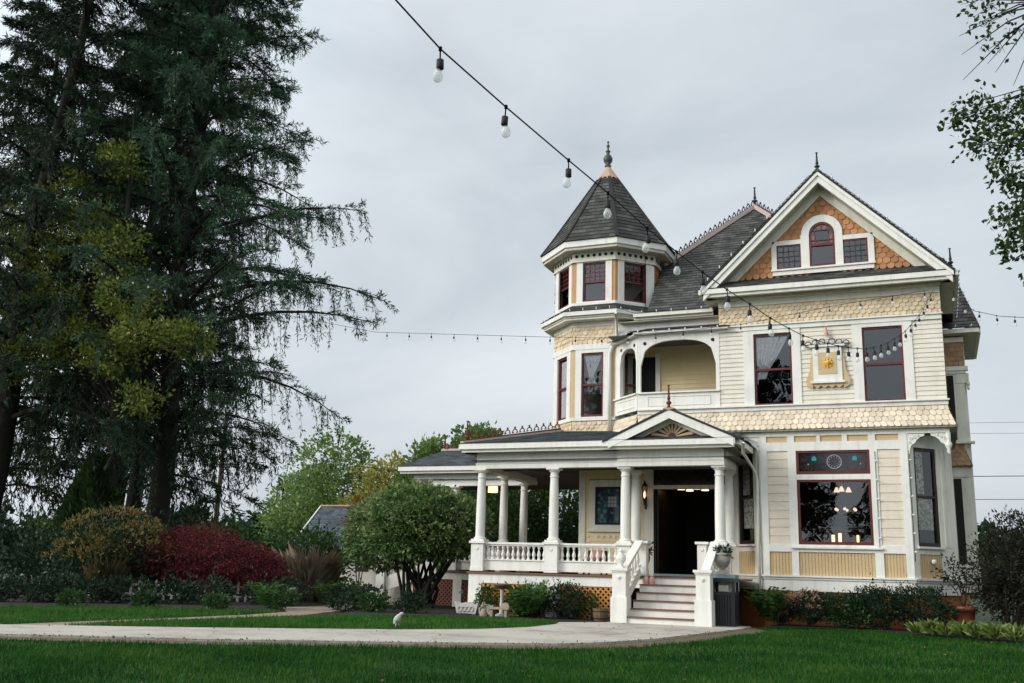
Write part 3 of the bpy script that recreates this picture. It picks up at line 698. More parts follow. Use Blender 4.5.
def ledge(parent_name, F, e0, e1):
    mb = MB()
    F.box(mb, -e0, F.L+e1, 1.165, 1.21, -.02, .09); F.box(mb, -e0*.6, F.L+e1*.6, 1.11, 1.165, -.02, .05); F.box(mb, -.0, F.L, .84, 1.11, -.02, .022)
    return mb
for F, e0, e1 in ((Fc((BL, 0), (BR, 0)), .03, .03), (CRf, .0, .03)): part('water_table', ledge('', F, e0, e1), 'white')
mb = ledge('', CLf, .02, 0); part('water_table', mb, 'sage')
mb = MB()
for (a, b) in ((-4.28, -3.77), (-1.65, -1.13)): FB.clap(mb, ux(a), ux(b), 1.95, 4.25, .205, .013)
part('bay_clapboard', mb, 'peach')
def bead(mb, F, u0, u1, z0, z1, d=-.005):
    n = max(2, round((u1-u0)/.075))
    for k in range(n):
        a, b = u0+(u1-u0)*k/n, u0+(u1-u0)*(k+1)/n; g = .009
        F.quad(mb, a, b, z0, z1, d-.012); F.box(mb, a+g, b-g, z0, z1, d-.012, d)
mb = MB()
for (a, b) in ((-4.28, -3.75), (-3.58, -1.82), (-1.62, -1.13)): bead(mb, FB, ux(a), ux(b), 1.21, 1.77)
for (a, b) in ((-4.29, -3.77), (-3.6, -3.06), (-2.97, -2.45), (-2.33, -1.84), (-1.68, -1.15)): FB.quad(mb, ux(a), ux(b), 4.47, 4.62, -.005)
part('beadboard_panel', mb, 'tan')
# the big front window: stained transom over a fixed pane
mb = MB(); a, b = ux(-3.57), ux(-1.826)
for (za, zb) in ((3.66, 4.25), (1.95, 3.53)):
    FB.box(mb, a, a+.06, za, zb, -.07, .012); FB.box(mb, b-.06, b, za, zb, -.07, .012); FB.box(mb, a+.06, b-.06, zb-.055, zb, -.07, .010); FB.box(mb, a+.06, b-.06, za, za+.075, -.07, .014)
pw = mb.build('picture_window', M['sash'], house)
g = MB(); FB.quad(g, a+.06, b-.06, 2.02, 3.48, -.045); g.build('pane', M['glass'], pw)
g = MB(); FB.quad(g, a+.06, b-.06, 3.73, 4.2, -.045); g.build('stained_pane', M['stain2'], pw)
g = MB(); FB.box(g, a, b, 3.53, 3.66, -.06, .02); g.build('transom_rail', M['white'], pw)
g = MB()
for x in (-3.14, -2.18): FB.box(g, ux(x)-.055, ux(x)+.055, 4.0, 4.08, -.045, -.036)
for x in (-3.14, -2.18): FB.box(g, ux(x)-.035, ux(x)+.035, 4.08, 4.11, -.045, -.038)
g.build('blue_glass', M['turq'], pw)
g = MB(); cc = FB.p(ux(-2.66), 3.97, -.038)
g.tube([cc + FB.U*.17*math.cos(t) + Vector((0, 0, .17*math.sin(t))) for t in [2*PI*i/18 for i in range(19)]], .012, 5)
for i in range(12):
    t = 2*PI*i/12; c = cc + FB.U*.125*math.cos(t) + Vector((0, 0, .125*math.sin(t))); g.lathe(c, [(.001, -.02), (.016, 0), (.001, .02)], 5)
for sx in (-.62, .62): g.lathe(cc + FB.U*sx + Vector((0, 0, -.06)), [(.001, -.03), (.024, 0), (.001, .03)], 6)
g.build('leaded_rosette', M['wglass'], pw)
# canted sides of the bay
for F, wl in ((CLf, (.38, 1.06)), (CRf, (.16, .86))):
    mat = 'white' if F is CLf else 'sage'
    mb = MB(); a, b = wl
    F.box(mb, 0, a, 1.21, 4.62, -.02, .02); F.box(mb, b, F.L, 1.21, 4.62, -.02, .02)
    F.box(mb, a, b, 4.3, 4.62, -.02, .021); F.box(mb, a, b, 1.77, 1.95, -.02, .022); F.box(mb, a-.06, b+.06, 1.90, 1.95, .022, .09)
    for u in (b+.12, b+.26): F.box(mb, u, u+.05, 1.95, 4.3, .02, .04)
    part('canted_trim', mb, 'sage')
    mb = MB(); bead(mb, F, a, b, 1.21, 1.77, .0); part('beadboard_panel', mb, 'tan')
    cs = []
    n1 = curtain_mesh(F, 2.35, 3.12, lambda t: a+.09, lambda t: b-.09, -.095, 12, .015); n2 = curtain_mesh(F, 3.2, 4.2, lambda t: a+.08, lambda t: a+.08+(b-a)*.42, -.095, 8, .015)
    window(F, a, b, 1.95, 4.3, (0, 0, 0, 0), curtains=[(n1, 'lace'), (n2, 'lace')], sw=.07, red='darkframe')
# fretwork brackets carrying the overhanging corners
def fret(x0, x1, s):
    mb = MB(); a = []
    for k in range(9):
        t = k/8; ang = t*PI/2
        a.append((x0 + s*(x1)*(1-math.cos(ang))*.0, 0))
    o = x0; r = .50
    pts = [(o, 4.61), (o+s*.40, 4.61), (o+s*.40, 4.56), (o+s*.30, 4.53), (o+s*.22, 4.46), (o+s*.19, 4.40), (o+s*.10, 4.34), (o+s*.06, 4.26), (o+s*.05, 4.14), (o, 4.12)]
    mb.prism([(x, -.012, z) for x, z in pts], (0, .04, 0)); 
    for (dx, z, rr) in ((.09, 4.50, .030), (.17, 4.53, .026), (.25, 4.57, .018), (.06, 4.41, .022)):
        mb.tube([(o+s*(dx+rr*math.cos(t)), -.02, z+rr*math.sin(t)) for t in [2*PI*i/8 for i in range(9)]], .012, 5)
    part('fretwork_bracket', mb, 'white')
fret(BR, 0, 1); fret(BL, 0, -1); fret(-.02, 0, -1); fret(XL+.02, 0, 1)
for x in (-.04, XL+.04):
    mb = MB(); mb.lathe((x, .02, 4.12), [(.001, 0), (.05, .05), (.03, .10), (.075, .17), (.085, .24), (.05, .30), (.06, .34), (.06, .51)], 10); part('corner_pendant', mb, 'white', smooth=True)
# foundation with basement windows
mb = MB()
FF = Fc((BL, .03), (BR, .03)); FF.box(mb, 0, FF.L, -.3, .84, -.25, 0)
F2 = Fc((-5.4, .99), (BL, .03)); F2.box(mb, 0, F2.L, -.3, .84, -.2, 0); F3 = Fc((BR, .03), (.0, .99)); F3.box(mb, 0, F3.L, -.3, .84, -.2, 0)
mb.box(-9.6, -5.4, .95, 1.1, -.3, 1.0); mb.box(0, .2, .99, 9, -.3, .84)
part('foundation', mb, 'brick')
for (a, b) in ((-3.69, -2.87), (-2.53, -1.74)):
    mb = MB(); FF.box(mb, a-BL, b-BL, .3, .83, 0, .012); bw = mb.build('basement_window', M['dark'], house)
    g = MB(); FF.box(g, a-BL-.03, a-BL+.03, .3, .835, 0, .03); FF.box(g, b-BL-.03, b-BL+.03, .3, .835, 0, .03); FF.box(g, a-BL+.03, b-BL-.03, .79, .835, 0, .028); [q.build('casing', M['iron'], bw) for q in g.islands(.001)]

# ---- second floor balcony
mb = MB()
FBal = Fc((-7.65, 0), (XL, 0)); FBc = Fc((-8.56, .91), (-7.65, 0))
for F in (FBal, FBc):
    F.box(mb, 0, F.L, 5.42, 5.86, -.10, .03)
    F.box(mb, .0, F.L, 5.855, 5.895, -.14, .085)
F = FBal; F.box(mb, .28, F.L-.25, 5.52, 5.53, .03, .045); F.box(mb, .28, F.L-.25, 5.76, 5.77, .03, .045); F.box(mb, .28, .29, 5.53, 5.76, .03, .045); F.box(mb, F.L-.26, F.L-.25, 5.53, 5.76, .03, .045)
F = FBc; F.box(mb, .16, F.L-.14, 5.76, 5.77, .03, .045); F.box(mb, .16, F.L-.14, 5.52, 5.53, .03, .045)
part('balcony_parapet', mb, 'white')
def arch(F, u0, u1, zs, zt, ztop, d0, d1, n=18, p=2.6):
    """board with a flattened arch cut out of its lower edge"""
    mb = MB(); uc, hw = (u0+u1)/2, (u1-u0)/2
    pts = []
    for k in range(n+1):
        x = -hw + 2*hw*k/n; z = zs + (zt-zs)*(1-abs(x/hw)**p)**(1/p) if abs(x) < hw else zs
        pts.append((uc+x, z))
    for k in range(n):
        (a, za), (b, zb) = pts[k], pts[k+1]
        mb.prism([F.p(a, za, d0), F.p(b, zb, d0), F.p(b, ztop, d0), F.p(a, ztop, d0)], F.N*(d1-d0))
    return mb
mb = arch(FBal, .08, FBal.L-.10, 6.62, 7.31, 7.50, -.07, .02)
FBal.box(mb, 0, .08, 5.89, 7.50, -.08, .022); FBal.box(mb, FBal.L-.10, FBal.L, 5.89, 7.50, -.08, .022)
part('balcony_arch', mb, 'white')
mb = arch(FBc, .30, FBc.L-.06, 6.75, 7.22, 7.46, -.07, .02, 12)
FBc.box(mb, 0, .06, 5.89, 7.46, -.08, .022); FBc.box(mb, FBc.L-.06, FBc.L, 5.89, 7.46, -.08, .022); FBc.box(mb, .06, .30, 5.89, 7.46, -.08, .015)
part('balcony_arch', mb, 'white')
mb = MB()
for F, us in ((FBal, (.20, FBal.L-.17)), (FBc, (.38, FBc.L-.16))):
    for u in us: F.disc(mb, u, 7.25, .048, .02, .03)
part('arch_hole_disc', mb, 'dark')  # dark discs stand in for the shade inside bracket holes
mb = MB(); Fi = Fc((-8.4, 1.55), (XL, 1.55)); Fi.clap(mb, 0, Fi.L, 5.3, 7.6); SLb = Fc((XL, 0.1), (XL, 1.55)); SLb.clap(mb, 0, 1.45, 5.3, 7.6); part('balcony_wall', mb, 'porchwall')
mb = MB(); mb.prism([(-8.45, .95, 5.31), (-7.6, .05, 5.31), (XL, .05, 5.31), (XL, 1.6, 5.31), (-8.45, 1.6, 5.31)], (0, 0, .05)); part('balcony_floor', mb, 'teal')
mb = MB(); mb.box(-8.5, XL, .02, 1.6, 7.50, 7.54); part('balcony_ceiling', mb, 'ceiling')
mb = MB(); Fi.box(mb, .18, .85, 5.32, 7.2, .0, .05); bd = mb.build('balcony_door', M['dark'], house)
g = MB(); Fi.box(g, .85, .98, 5.32, 7.3, .0, .06); Fi.box(g, .05, .18, 5.32, 7.3, 0, .06); g.build('casing', M['white'], bd)
# balcony roof
mb = MB()
mb.courses((-7.78, -.22, 7.545), (-5.15, -.22, 7.545), (-5.15, .5, 7.80), (-7.45, .5, 7.80), .13, .016, out=(0, -1, 1))
mb.courses((-8.75, .75, 7.50), (-7.78, -.22, 7.545), (-7.45, .5, 7.80), (-8.2, 1.2, 7.78), .13, .016, out=(-.7, -.7, 1))
part('balcony_roof', mb, 'roof')
mb = MB(); FBal.box(mb, -.08, FBal.L+.26, 7.50, 7.542, -.05, .20); FBc.box(mb, 0, FBc.L+.06, 7.455, 7.50, -.05, .17); part('balcony_eave', mb, 'white')
mb = MB(); Fm = Fc((-8.5, .9), (XL, .9)); Fm.box(mb, 0, Fm.L, 7.55, 8.15, -.05, 0); part('main_frieze', mb, 'white')
mb = MB(); Fm.box(mb, .55, Fm.L-.28, 8.18, 8.29, .20, .33); Fm.box(mb, .55, Fm.L-.28, 8.11, 8.18, .16, .24); part('gutter', mb, 'sage')
mb = MB(); Fm.box(mb, .1, Fm.L, 8.07, 8.09, 0, .22); part('soffit', mb, 'soffit')

# ---- main hip roof
AP = Vector((-5.17, 5.0, 12.74)); r_ = 4.32; ez = 8.26
c = [(AP.x-r_, AP.y-r_, ez), (AP.x+r_, AP.y-r_, ez), (AP.x+r_, AP.y+r_, ez), (AP.x-r_, AP.y+r_, ez)]
mb = MB()
for i, o in ((1, (1, 0, 1)), (2, (0, 1, 1))): mb.courses(c[i], c[(i+1) % 4], AP, AP, .15, .016, out=o)
hx = AP.x+7.60; hy = AP.y-hx*-1 if False else AP.y-(AP.x+7.60); hz = ez+(AP.z-ez)*(1-(AP.x+7.60)/r_)
HL = (-7.60, hy, hz); HR = (2*AP.x+7.60, hy, hz)
mb.courses((-7.60, AP.y-r_, ez), c[1], HR, HL, .15, .016, out=(0, -1, 1)); mb.courses(HL, HR, AP, AP, .15, .016, out=(0, -1, 1), uvo=.1)
mb.face([c[3], (c[3][0], hy, ez), HL, AP]); mb.face([(c[3][0], hy, ez), (-7.6, hy, ez), HL])
part('main_roof', mb, 'roof')
def cresting(name, P, Q, step, h, mat, sub=None):
    P, Q = Vector(P), Vector(Q); d = (Q-P); n = int(d.length/step); mb = MB(); e = d.normalized(); up = Vector((0, 0, 1))
    mb.bar(P, Q, .05, .06)
    for k in range(n):
        c = P + d*(k+.5)/n + up*.03; r = step*.36
        mb.tube([c + e*r*math.cos(t) + up*(r*1.2*math.sin(t)+.02) for t in [PI*i/6 for i in range(7)]], .016, 5)
        mb.tube([c + up*(r*1.2), c + up*h], [.02, .028], 5)
        mb.tube([c - e*r + up*.02, c - e*(r*.35) + up*(r*.45)], .012, 4); mb.tube([c + e*r + up*.02, c + e*(r*.35) + up*(r*.45)], .012, 4)
        mb.lathe(c + up*(h-.03), [(.001, 0), (.035, .03), (.001, .07)], 6)
    return mb.build(name, M[mat], sub or house)
for s, tt in ((-1, .56), (1, .22)):
    Q = AP.lerp(Vector((AP.x+s*r_, AP.y-r_, ez)), tt)
    mb = MB(); mb.bar(AP+Vector((0, 0, .03)), Q+Vector((0, 0, .03)), .26, .11); part('hip_flashing', mb, 'flash')
    cresting('roof_cresting', AP+Vector((0, 0, .08)), Q+Vector((0, 0, .08)), .22, .14, 'iron')
finial('hip_finial', AP+Vector((0, 0, .08)), .60, .065, 'iron')
# main block walls under the roof
mb = MB()
for P0, P1 in (((-9.6, 9.0), (-9.6, .95)), ((.45, 5.9), (.45, 9.0)), ((.45, 9.0), (-9.6, 9.0)), ((0, 4.2), (0.0, 5.9))):
    F = Fc(P0, P1); F.clap(mb, 0, F.L, .9, 8.25, .13)
part('main_wall', mb, 'cream')

# ---- turret
TYc = 2.12; hw = .63; dg = .91; hs = .33
def octo(e=0.0):
    """plan of the turret, enlarged by e, counter-clockwise from the front left corner"""
    t = math.tan(PI/8); a = hw+e*t; b = hw+dg+e; fy = TY-e; cy = TY+dg; bs = cy+2*hs
    xc = (TX0+TX1)/2
    return [(xc-a, fy), (xc+a, fy), (xc+b, cy-e*t), (xc+b, bs+e*t), (xc+a, bs+dg+e), (xc-a, bs+dg+e), (xc-b, bs+e*t), (xc-b, cy-e*t)]
O = octo()
TF = [Fc(O[i], O[(i+1) % 8]) for i in range(8)]     # 0 front, 1 front right, 2 right, ... 7 front left
def tring(name, mat, z0, z1, d0, d1, faces=range(8)):
    mb = MB(); A, B = octo(d0), octo(d1)
    for i in faces:
        j = (i+1) % 8
        for (za, zb, P, Q) in ((z0, z1, B, B),):
            mb.face(((*B[i], z0), (*B[j], z0), (*B[j], z1), (*B[i], z1)))
        mb.face(((*A[i], z1), (*B[i], z1), (*B[j], z1), (*A[j], z1))); mb.face(((*A[i], z0), (*A[j], z0), (*B[j], z0), (*B[i], z0)))
        mb.face(((*A[i], z0), (*A[i], z1), (*A[j], z1), (*A[j], z0)))
    return part(name, mb, mat)
def turret_slope(name, mat, z0, d0, z1, d1, pitch=.14):
    mb = MB(); A, B = octo(d0), octo(d1)
    for i in range(8):
        j = (i+1) % 8; F = TF[i]
        mb.courses((*A[i], z0), (*A[j], z0), (*B[j], z1), (*B[i], z1), pitch, .016, out=(F.N.x, F.N.y, .8))
    return part(name, mb, mat)
# lower storey
FL, F0, FRt = TF[7], TF[0], TF[1]
mb = MB()
for F in TF:
    F.box(mb, 0, F.L, 4.9, 5.30, -.04, -.002)
part('turret_core', mb, 'cream')
mb = MB()
for i in (7, 0, 1):
    F = TF[i]; scales(mb, F.p, 0, F.L, 4.98, 5.33, .15, .12); scales(mb, F.p, 0, F.L, 7.55, 8.10, .15, .13); F.quad(mb, 0, F.L, 7.5, 8.2, -.01)
for i in (2, 6):
    F = TF[i]; F.box(mb, 0, F.L, 4.9, 8.2, -.03, -.004)
part('turret_scales', mb, 'fscale')
tring('turret_band', 'white', 7.40, 7.56, -.05, .045); tring('turret_band', 'white', 5.33, 5.42, -.05, .05); tring('turret_frieze', 'sage', 8.08, 8.28, -.05, .03)
def turret_window(F, u0, u1, z0, z1, zt, zb, grid, cor, cur, glass='glass', red='sash'):
    """one face of a turret storey: casing boards, corner strips, window"""
    mb = MB()
    F.box(mb, cor, u0, zb, zt, -.06, .035); F.box(mb, u1, F.L-cor, zb, zt, -.06, .035)
    F.box(mb, u0, u1, z1, zt, -.06, .033); F.box(mb, u0, u1, zb, z0, -.06, .037)
    part('turret_casing', mb, 'white')
    window(F, u0, u1, z0, z1, (0, 0, 0, 0), 'double', grid, curtains=cur)
ca = .09
u0, u1 = .27, .93
Lh, Rh = gather(u0+.06, u1-.08, .72, u0+.20, u0+.34, u0+.14, u0+.40)
cA = curtain_mesh(F0, 5.42+1.0, 7.25, Lh, Rh, n=12); cB = curtain_mesh(F0, 5.5, 6.35, lambda t: u0+.08, lambda t: u1-.07, -.11, 16, .025)
turret_window(F0, u0, u1, 5.44, 7.30, 7.40, 5.42, None, ca, [(cA, 'curtain')])
for F in (FL, FRt):
    v0, v1 = .30, .96
    cC = curtain_mesh(F, 5.5, 7.2, lambda t: v0+.06, lambda t: v1-.06, -.10, 14, .025)
    turret_window(F, v0, v1, 5.44, 7.30, 7.40, 5.42, None, ca, [(cC, 'curtain')] if F is FL else [])
def corner_strips(z0, z1, mat, idx):
    mb = MB()
    for i in idx:
        A, B, C_ = Vector((*O[i], 0)), TF[i-1], TF[i]
        p = [A - B.U*ca + B.N*.012, A + B.N*.012 + B.U*.006, A + C_.U*ca + C_.N*.012]
        q = [A - B.U*ca - B.N*.05, A - (B.N+C_.N)*.04, A + C_.U*ca - C_.N*.05]
        for z in (0,):
            pts = [p[0], (p[1]+A+(C_.N)*.012)/2, p[2], q[2], q[1], q[0]]
            mb.prism([(v.x, v.y, z0) for v in pts], (0, 0, z1-z0))
    part('turret_corner_strip', mb, mat)
corner_strips(5.42, 7.40, 'tan', (0, 1)); corner_strips(5.42, 7.40, 'white', (7, 2))
# waist eave
tring('turret_gutter', 'white', 8.34, 8.46, .24, .40); tring('turret_gutter', 'sage', 8.29, 8.34, .20, .33); tring('turret_eave_moulding', 'sage', 8.23, 8.29, -.03, .30)
turret_slope('turret_skirt_roof', 'roof', 8.47, .40, 8.74, .03)
# upper storey
tring('turret_sill', 'white', 8.70, 8.80, -.05, .06)
for i in (7, 0, 1):
    F = TF[i]
    turret_window(F, .28, F.L-.28, 8.83, 10.02, 10.06, 8.80, (4, 4, 9.46, 9.97), ca, [], 'darkglass')
corner_strips(8.80, 10.06, 'orange', (0, 1)); corner_strips(8.80, 10.06, 'white', (7, 2))
mb = MB()
for i in (2, 6): F = TF[i]; scales(mb, F.p, 0, F.L, 8.70, 10.2, .16, .14); F.box(mb, 0, F.L, 8.6, 10.2, -.04, -.004)
part('turret_side_scales', mb, 'oscale')
mb = MB()
for F in TF: F.box(mb, 0, F.L, 8.3, 8.8, -.05, -.02)
for i in (3, 4, 5): TF[i].box(mb, 0, TF[i].L, 4.9, 10.2, -.05, -.01)
part('turret_back', mb, 'cream')
tring('turret_frieze', 'sage', 10.06, 10.36, -.05, .05); tring('turret_bead', 'sage', 10.04, 10.09, .05, .075)
mb = MB()
for i in (7, 0, 1, 2):
    F = TF[i]; n = 7 if F.L > 1 else 4
    for k in range(n): F.disc(mb, F.L*(k+.5)/n, 10.225, .05, .05, .058, 10)
part('frieze_hole_disc', mb, 'dark')  # near-black discs imitate shaded holes in the frieze
tring('turret_soffit', 'soffit', 10.33, 10.36, -.05, .36); tring('turret_cornice', 'white', 10.42, 10.60, .28, .41); tring('turret_cornice', 'white', 10.36, 10.42, .24, .35)
# spire roof with a slight bell cast
xc, ycn = (TX0+TX1)/2, TY+dg+hs
def spire(name, mat, za, fa, zb, fb, lift=.0, pitch=.15):
    mb = MB(); A = octo(.445)
    for i in range(8):
        j = (i+1) % 8
        pa = lambda P, f, z: (xc+(P[0]-xc)*f, ycn+(P[1]-ycn)*f, z)
        mb.courses(pa(A[i], fa, za), pa(A[j], fa, za), pa(A[j], fb, zb), pa(A[i], fb, zb), pitch, .016, out=(TF[i].N.x, TF[i].N.y, .6))
    return mb.build(name, M[mat], house)
spire('turret_roof', 'roof', 10.60, 1.0, 11.15, .80); spire('turret_roof', 'roof', 11.15, .80, 13.08, .155)
mb = MB(); A = octo(.445)
cap = lambda P, f, z: (xc+(P[0]-xc)*f, ycn+(P[1]-ycn)*f, z)
for i in range(8):
    j = (i+1) % 8; mid = ((A[i][0]+A[j][0])/2, (A[i][1]+A[j][1])/2)
    mb.face((cap(A[i], .215, 12.95), cap(mid, .175, 13.09), cap(A[j], .215, 12.95), (xc, ycn, 13.62)))
part('copper_cap', mb, 'copper')
mb = MB()
for i in range(8):
    mb.bar(cap(A[i], 1.0, 10.61), cap(A[i], .80, 11.17), .10, .04); mb.bar(cap(A[i], .80, 11.17), cap(A[i], .16, 13.08), .10, .04)
part('hip_shingles', mb, 'roof')
mb = MB(); mb.lathe((xc, ycn, 13.50), [(.09, 0), (.11, .05), (.06, .09), (.13, .18), (.15, .27), (.11, .37), (.05, .44), (.055, .50), (.085, .53), (.03, .58), (.03, .67), (.06, .71), (.02, .77), (.02, .82), (.04, .84), (.001, .90)], 12); part('spire_finial', mb, 'verd', smooth=True)

# ---- ground floor wall behind the porch, with the door
FD = Fc((-9.6, .95), (-5.41, .95)); ud = lambda x: x+9.6
mb = MB()
for (a, b, z0, z1) in ((-9.42, -9.30, 1.1, 4.6), (-9.30, -8.25, 1.1, 2.27), (-9.30, -8.25, 3.68, 4.6), (-8.25, -7.72, 1.1, 4.6)): FD.clap(mb, ud(a), ud(b), z0, z1, .14)
part('porch_wall', mb, 'porchwall')
mb = MB(); FD.box(mb, 0, ud(-9.42), 1.1, 4.6, -.05, .04); FD.box(mb, ud(-7.72), ud(-7.47), 1.1, 4.6, -.05, .05); FD.box(mb, ud(-5.47), ud(-5.41), 1.1, 4.6, -.05, .05)
FD.box(mb, ud(-7.47), ud(-5.47), 3.95, 4.6, -.05, .05); FD.box(mb, ud(-7.47), ud(-5.47), 3.40, 3.50, -.10, .06); FD.box(mb, ud(-8.15), ud(-7.95), 2.3, 3.7, -.0, .03)
part('door_surround', mb, 'sage')
mb = MB(); FD.box(mb, ud(-7.47), ud(-7.41), 1.12, 3.95, -.3, .02); FD.box(mb, ud(-5.53), ud(-5.47), 1.12, 3.95, -.3, .02); FD.box(mb, ud(-7.41), ud(-5.53), 3.87, 3.95, -.1, .02)
dr = mb.build('door_frame', M['dark'], house)
g = MB(); FD.quad(g, ud(-7.41), ud(-5.53), 3.5, 3.87, -.04); g.build('transom_pane', M['stain2'], dr)
g = MB(); FD.box(g, ud(-7.41), ud(-7.36), 1.12, 3.40, -.95, -.06); g.build('door_leaf', paint('dark_door_wood', (.03, .018, .012), .35, .2), dr)
g = MB(); FD.box(g, ud(-7.47), ud(-5.47), 1.10, 1.16, -.2, .10); g.build('threshold', M['teal'], dr)
mb = MB(); a, b = ud(-9.13), ud(-8.40)
FD.box(mb, a, a+.05, 2.43, 3.47, -.04, .03); FD.box(mb, b-.05, b, 2.43, 3.47, -.04, .03); FD.box(mb, a+.05, b-.05, 2.43, 2.49, -.04, .03); FD.box(mb, a+.05, b-.05, 3.41, 3.47, -.04, .03)
sw_ = mb.build('stained_window', M['dark'], house)
g = MB(); FD.quad(g, a+.05, b-.05, 2.49, 3.41, .005); g.build('stained_pane', M['stain'], sw_)
g = MB()
for i in range(3):
    for j in range(3): FD.box(g, a+.37+i*.085, a+.44+i*.085, 2.92+j*.10, 3.0+j*.10, .006, .012)
g.build('white_lights', M['wglass'], sw_)
g = MB(); FD.box(g, a-.17, a, 2.30, 3.66, 0, .04); FD.box(g, b, b+.15, 2.30, 3.66, 0, .04); FD.box(g, a, b, 3.47, 3.66, 0, .042); FD.box(g, a, b, 2.30, 2.43, 0, .043); g.build('casing', M['sage'], sw_)
mb = MB()
FD.box(mb, a-.2, b+.18, 2.24, 2.30, .0, .09)
for k in range(5): FD.disc(mb, a+.05+k*.17, 2.12, .045, .017, .03, 8)
part('window_apron', mb, 'sage')

# ---- boxes behind the glass, coloured near black to give unlit rooms
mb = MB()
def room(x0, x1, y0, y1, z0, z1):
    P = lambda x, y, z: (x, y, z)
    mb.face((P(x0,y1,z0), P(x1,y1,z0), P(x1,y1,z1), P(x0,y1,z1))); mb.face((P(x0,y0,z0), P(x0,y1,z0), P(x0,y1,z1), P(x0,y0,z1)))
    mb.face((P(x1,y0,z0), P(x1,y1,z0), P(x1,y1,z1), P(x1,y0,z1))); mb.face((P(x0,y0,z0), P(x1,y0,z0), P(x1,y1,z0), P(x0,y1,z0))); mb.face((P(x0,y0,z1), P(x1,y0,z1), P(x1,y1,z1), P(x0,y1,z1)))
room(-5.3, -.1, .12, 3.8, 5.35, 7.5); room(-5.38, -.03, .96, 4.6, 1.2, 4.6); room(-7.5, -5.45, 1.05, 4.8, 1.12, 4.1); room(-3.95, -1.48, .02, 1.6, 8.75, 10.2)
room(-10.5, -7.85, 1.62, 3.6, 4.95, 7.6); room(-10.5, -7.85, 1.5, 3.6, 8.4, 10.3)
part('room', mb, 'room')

# ---- side wing on the right
mb = MB()
FW = Fc((0, 5), (.60, 5)); FW.box(mb, 0, .50, .9, 7.05, -.1, 0); FW.box(mb, .50, .56, 4.9, 6.95, -.1, .0)
part('wing_wall', mb, 'sage')
mb = MB(); scales(mb, FW.p, 0, .58, 7.22, 7.92, .15, .13); FW.box(mb, 0, .60, 7.15, 8.0, -.12, -.004); part('wing_scales', mb, 'wingscale')
mb = MB(); FW.box(mb, 0, .68, 7.08, 7.20, -.1, .10); FW.box(mb, 0, .62, 7.92, 8.06, -.1, .05); FW.box(mb, 0, .62, 7.0, 7.08, -.1, .05); part('wing_band', mb, 'white')
mb = MB()
FW.box(mb, .34, .64, 6.72, 7.0, -.06, .02); mb.lathe(FW.p(.66, 6.5, 0), [(.001, 0), (.04, .05), (.03, .12), (.055, .18), (.03, .3), (.03, .5)], 8)
FW.box(mb, 0, .72, 4.98, 5.04, -.1, .12); FW.box(mb, 0, .5, 4.05, 4.3, -.08, .04); FW.box(mb, 0, .55, 1.15, 1.22, -.1, .1); FW.box(mb, 0, .50, 1.55, 1.63, 0, .06)
part('wing_trim', mb, 'sage')
mb = MB(); skirt(mb, (0, 5), (.44, 5), 0, 1, 4.97, 4.35, .16); skirt(mb, (.44, 5), (.44, 8), 1, 0, 4.97, 4.35, .16); part('wing_skirt', mb, 'wingscale')
mb = MB(); FW.box(mb, .10, .30, 1.65, 4.0, 0, .012); ww = mb.build('window', M['dark'], house)
mb = MB(); FW.box(mb, .0, .28, 5.1, 6.95, .0, .012); mb.build('wing_dark_panel', M['dark'], house)  # near-black panel laid on the wing wall
mb = MB(); FW.box(mb, -.1, 1.04, 8.12, 8.24, .22, .36); mb.box(.98, 1.08, 4.8, 8.5, 8.12, 8.24); part('gutter', mb, 'sage')
mb = MB(); mb.face(((-.2, 4.7, 8.11), (1.0, 4.7, 8.11), (1.0, 8.5, 8.11), (-.2, 8.5, 8.11))); part('soffit', mb, 'soffit')
mb = MB()
mb.courses((-.6, 4.62, 8.25), (1.06, 4.62, 8.25), (.30, 6.3, 10.9), (-1.6, 6.3, 10.9), .14, .016, out=(0, -1, 1)); mb.courses((1.06, 4.62, 8.25), (1.06, 8.6, 8.25), (.3, 8.6, 10.9), (.30, 6.3, 10.9), .14, .016, out=(1, 0, 1))
part('wing_roof', mb, 'roof')
mb = MB(); mb.box(.50, .62, 5.1, 8.5, .9, 8.1); part('wing_side_wall', mb, 'sage')

# ------------------------------------------------------------------ porch
YP = -1.5
_bal = MB(); _bal.lathe((0, 0, 0), [(.045, 0), (.045, .045), (.026, .055), (.030, .10), (.050, .17), (.045, .22), (.024, .33), (.022, .40), (.036, .42), (.036, .44), (.026, .455), (.045, .47), (.045, .50)], 8)
_bme = None
def baluster(parent, x, y, z, h=.5):
    global _bme
    if _bme is None:
        o = _bal.build('baluster', M['white'], parent, None, True); _bme = o.data
    else:
        o = bpy.data.objects.new('baluster', _bme); link(o, parent)
    o.location = (x, y, z); o.scale = (1, 1, h/.5); return o
def railing(P, Q, zd, nb, zr=1.84, board=True, zb=None):
    P, Q = Vector((*P, 0)), Vector((*Q, 0)); d = (Q-P); mb = MB()
    up = Vector((0, 0, 1))
    mb.bar(P+up*(zr-.03), Q+up*(zr-.03), .17, .05); mb.bar(P+up*(zr-.075), Q+up*(zr-.075), .11, .04)
    b1 = zd+.30
    mb.bar(P+up*((zd+.05+b1)/2), Q+up*((zd+.05+b1)/2), .05, b1-zd-.05); mb.bar(P+up*(b1+.012), Q+up*(b1+.012), .11, .03)
    r = mb.build('railing', M['white'], house)
    for k in range(nb):
        p = P + d*(k+.5)/nb; baluster(r, p.x, p.y, b1+.027, zr-.095-b1-.027)
    return r
